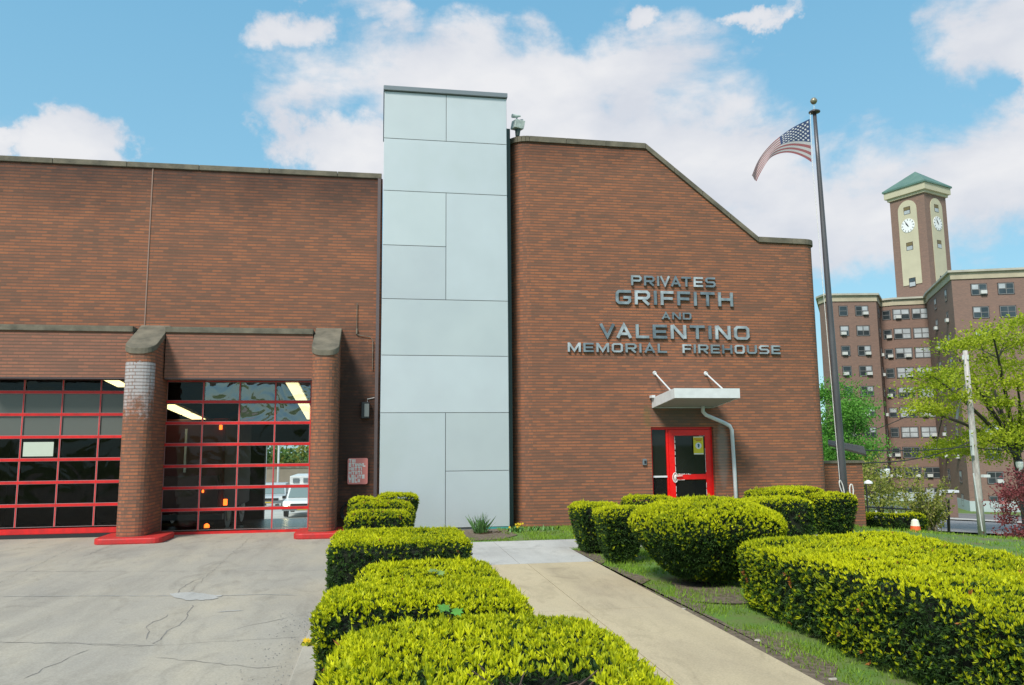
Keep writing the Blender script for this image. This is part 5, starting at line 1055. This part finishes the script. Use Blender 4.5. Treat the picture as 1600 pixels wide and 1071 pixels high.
MB().prism(off_plan(plan, .12), ZTOP-1.05, ZTOP-.25).build('frieze', m_cream, ap); MB().prism(off_plan(plan, .40), ZTOP-.25, ZTOP).build('cornice', mat('cornice_grey', (.42, .40, .33), .8, var=.15, scale=.5), ap)
MB().prism(off_plan(plan, .05), ZB, ZB+1.7).build('plinth', mat('pale_plinth', (.40, .46, .46), .8, var=.1, scale=.4), ap)
m_wfr = mat('window_frame_grey', (.17, .17, .17), .5); m_wgl = mat('window_glass_dark', (.035, .045, .05), .15, spec=.7, var=.5, scale=.35); m_blind = mat('window_blind', (.40, .43, .45), .5, var=.25, scale=.7); m_ac = mat('air_conditioner', (.55, .56, .54), .5)
m_reveal = mat('window_reveal', (.045, .03, .028), .8)
rr2 = random.Random(12); nwin = 0
def window(p0, p1, u, zc, wd, ht, kind):
    wd *= .93; ht *= .93
    global nwin; nwin += 1
    A, B = Vector((*p0, 0)), Vector((*p1, 0)); d = (B-A).normalized(); n_ = Vector((d.y, -d.x, 0)); c0 = A + d*(B-A).length*u + Vector((0, 0, zc))
    mb = MB(); ob_ = lambda cx_, cz_, hw, hh_, dep0, dep1, mi: mb.obox(c0 + d*cx_ + Vector((0, 0, cz_)) + n_*(dep0+dep1)/2, d*hw, n_*abs(dep1-dep0)/2, Vector((0, 0, hh_)), mi)
    ob_(0, 0, wd/2+.10, ht/2+.10, .0, .02, 3); ob_(0, 0, wd/2, ht/2, .02, .035, 1)
    t = .04; ob_(0, ht/2, wd/2, t, .035, .06, 0); ob_(0, -ht/2, wd/2, t, .035, .06, 0); ob_(-wd/2, 0, t, ht/2-t, .035, .06, 0); ob_(wd/2, 0, t, ht/2-t, .035, .06, 0); ob_(0, .0, wd/2-t, t*.8, .035, .055, 0)
    np_ = 2 if wd > 1.3 else 1
    if np_ == 2: ob_(0, 0, t, ht/2-t, .056, .065, 0)
    for k_ in range(np_):
        cx_ = 0 if np_ == 1 else (-wd/4 if k_ == 0 else wd/4); hw = wd/2/np_-.07
        if kind == 'bright': 
            ob_(cx_, ht*.25, hw, ht*.25-.05, .036, .046, 2)
            if rr2.random() < .6: ob_(cx_, -ht*.25, hw, ht*.25-.06, .036, .046, 2)
        elif rr2.random() < .35: ob_(cx_, ht*.25, hw, ht*.25-.05, .036, .046, 2)
    o = mb.build('window', [m_wfr, m_wgl, m_blind, m_reveal], ap, uv=False)
    if rr2.random() < .42: a_ = MB(); a_.obox(c0 + d*rr2.choice([-.2, .25])*(1 if wd > .9 else .2)*wd + Vector((0, 0, -ht*.28)) + n_*.2, d*.33, n_*.16, Vector((0, 0, .2))); a_.build('air_conditioner', m_ac, o, uv=False)
fl_z = [ZTOP-2.35-2.72*i for i in range(10)]
P_ = plan
for i, z in enumerate(fl_z):
    if i < 8: window(P_[1], P_[2], .33 if True else 0, z, 1.15, 1.35, 'dark'); window(P_[1], P_[2], .70, z, 1.75, 1.35, 'dark')
    else: window(P_[1], P_[2], .82, z, 1.6, 1.35, 'dark')
    window(P_[3], P_[4], .45, z, 1.0, 1.3, 'dark'); window(P_[4], P_[5], .22, z, 2.2, 1.45, 'bright' if i < 7 else 'dark'); window(P_[4], P_[5], .80, z, 2.2, 1.45, 'bright' if i < 7 else 'dark')
    window(P_[2], P_[3], .5, z, .8, 1.3, 'dark')
    if i not in (5,): window(P_[6], P_[7], .28, z, 1.25, 1.4, 'dark'); window(P_[6], P_[7], .75, z, 1.1, 1.4, 'dark')
for i in (0, 1, 2, 6, 7, 8, 9):
    window(P_[7], P_[8], .235, fl_z[i], 1.75, 1.35, 'dark')
    if i in (0, 1, 9): window(P_[7], P_[8], .47, fl_z[i], 1.75, 1.35, 'dark')
# clock tower
A = Vector(w2(1443, 115, 298)); vd = A.normalized(); pd = Vector((vd.y, -vd.x)); s_ = 5.45; c30, s30 = math.cos(R(31)), math.sin(R(31))
Lc = A - pd*s_*c30 + vd*s_*s30; Rc = A + pd*s_*s30 + vd*s_*c30; Bk = Lc + (Rc-A)
ZT = 38.3
ct = thing('clock_tower', (A.x, A.y, 15), 'brick clock tower with green pyramid roof rising behind the apartment block', 'clock tower')
pl = [tuple(Lc), tuple(A), tuple(Rc), tuple(Bk)]
m_cream2 = mat('cream_stone', (0.50, 0.46, 0.33), .8, var=.06, scale=.5); m_copper = mat('copper_green', (0.085, 0.165, 0.135), .6, col2=(0.12, 0.21, 0.17), scale=.5)
MB().prism(pl, 10, ZT).build('shaft', m_brick_far, ct)
MB().prism(off_plan(pl, .25), ZT-.05, ZT+.35).prism(off_plan(pl, .55), ZT+.351, ZT+1.35).build('cornice', m_cream2, ct)
op = off_plan(pl, .72); ce = (Vector(op[0])+Vector(op[2]))/2; z_ = ZT+1.35
MB().add([(*q_, z_) for q_ in op] + [(*q_, z_+.25) for q_ in op] + [(ce.x, ce.y, z_+3.1)], [(3,2,1,0),(0,1,5,4),(1,2,6,5),(2,3,7,6),(3,0,4,7),(4,5,8),(5,6,8),(6,7,8),(7,4,8)]).build('roof', m_copper, ct)
for o0, o1 in ((Lc, A), (A, Rc)):
    d = Vector((*(o1-o0), 0)).normalized(); n_ = Vector((d.y, -d.x, 0)); mid = Vector((*((o0+o1)/2), 0)); hw = s_*.27
    P3 = [mid - d*hw + Vector((0, 0, 24.9)), mid + d*hw + Vector((0, 0, 24.9))] + [mid + d*hw*math.cos(t) + Vector((0, 0, ZT-.55-hw+hw*math.sin(t))) for t in np.linspace(0, math.pi, 13)]
    MB().extr([p_ + n_*.02 for p_ in P3], n_*.08).build('cream_panel', m_cream2, ct)
    cz = ZT-.55-hw-2.4; cc = mid + n_*.1 + Vector((0, 0, cz)); r_ = 1.05
    ck = MB().extr([cc + d*r_*math.cos(t) + Vector((0, 0, r_*math.sin(t))) for t in np.linspace(0, 2*math.pi, 29)[:-1]], n_*.06).build('clock_face', mat('clock_white', (.78, .78, .78), .5), ct)
    tk = MB()
    for k_ in range(12):
        t = k_*math.pi/6; u = d*math.sin(t)+Vector((0, 0, math.cos(t))); v_ = u.cross(n_); tk.obox(cc + n_*.08 + u*r_*.84, u*.11, v_*.035, n_*.015)
    tk.build('hour_mark', m_black, ck)
    for ang, ln_, wd in ((330, .62, .05), (325, .42, .07), (150, .2, .05)):
        t = R(ang); u = d*math.sin(t)+Vector((0, 0, math.cos(t))); v_ = u.cross(n_); MB().obox(cc + n_*.11 + u*r_*ln_/2, u*r_*ln_/2, v_*wd, n_*.012).build('clock_hand', m_black, ck)
    for zz, hh_ in ((ZT-2.1, 1.15), (cz-3.15, 1.2), (cz-8.6, 1.3)):
        wb = MB(); wb.obox(mid + n_*.11 + Vector((0, 0, zz)), d*.52, n_*.012, Vector((0, 0, hh_/2)), 0); wb.obox(mid + n_*.13 + Vector((0, 0, zz-hh_*.24)), d*.44, n_*.012, Vector((0, 0, hh_*.23)), 1); wb.obox(mid + n_*.13 + Vector((0, 0, zz+hh_*.24)), d*.44, n_*.012, Vector((0, 0, hh_*.2)), 2)
        wb.build('window', [m_reveal, m_blind, mat('window_brown', (.16, .12, .05), .6) if hh_ < 1.25 else m_wgl], ct, uv=False)
print('OBJECTS', len(bpy.data.objects), 'windows', nwin, 'polys', sum(len(m.polygons) for m in bpy.data.meshes))
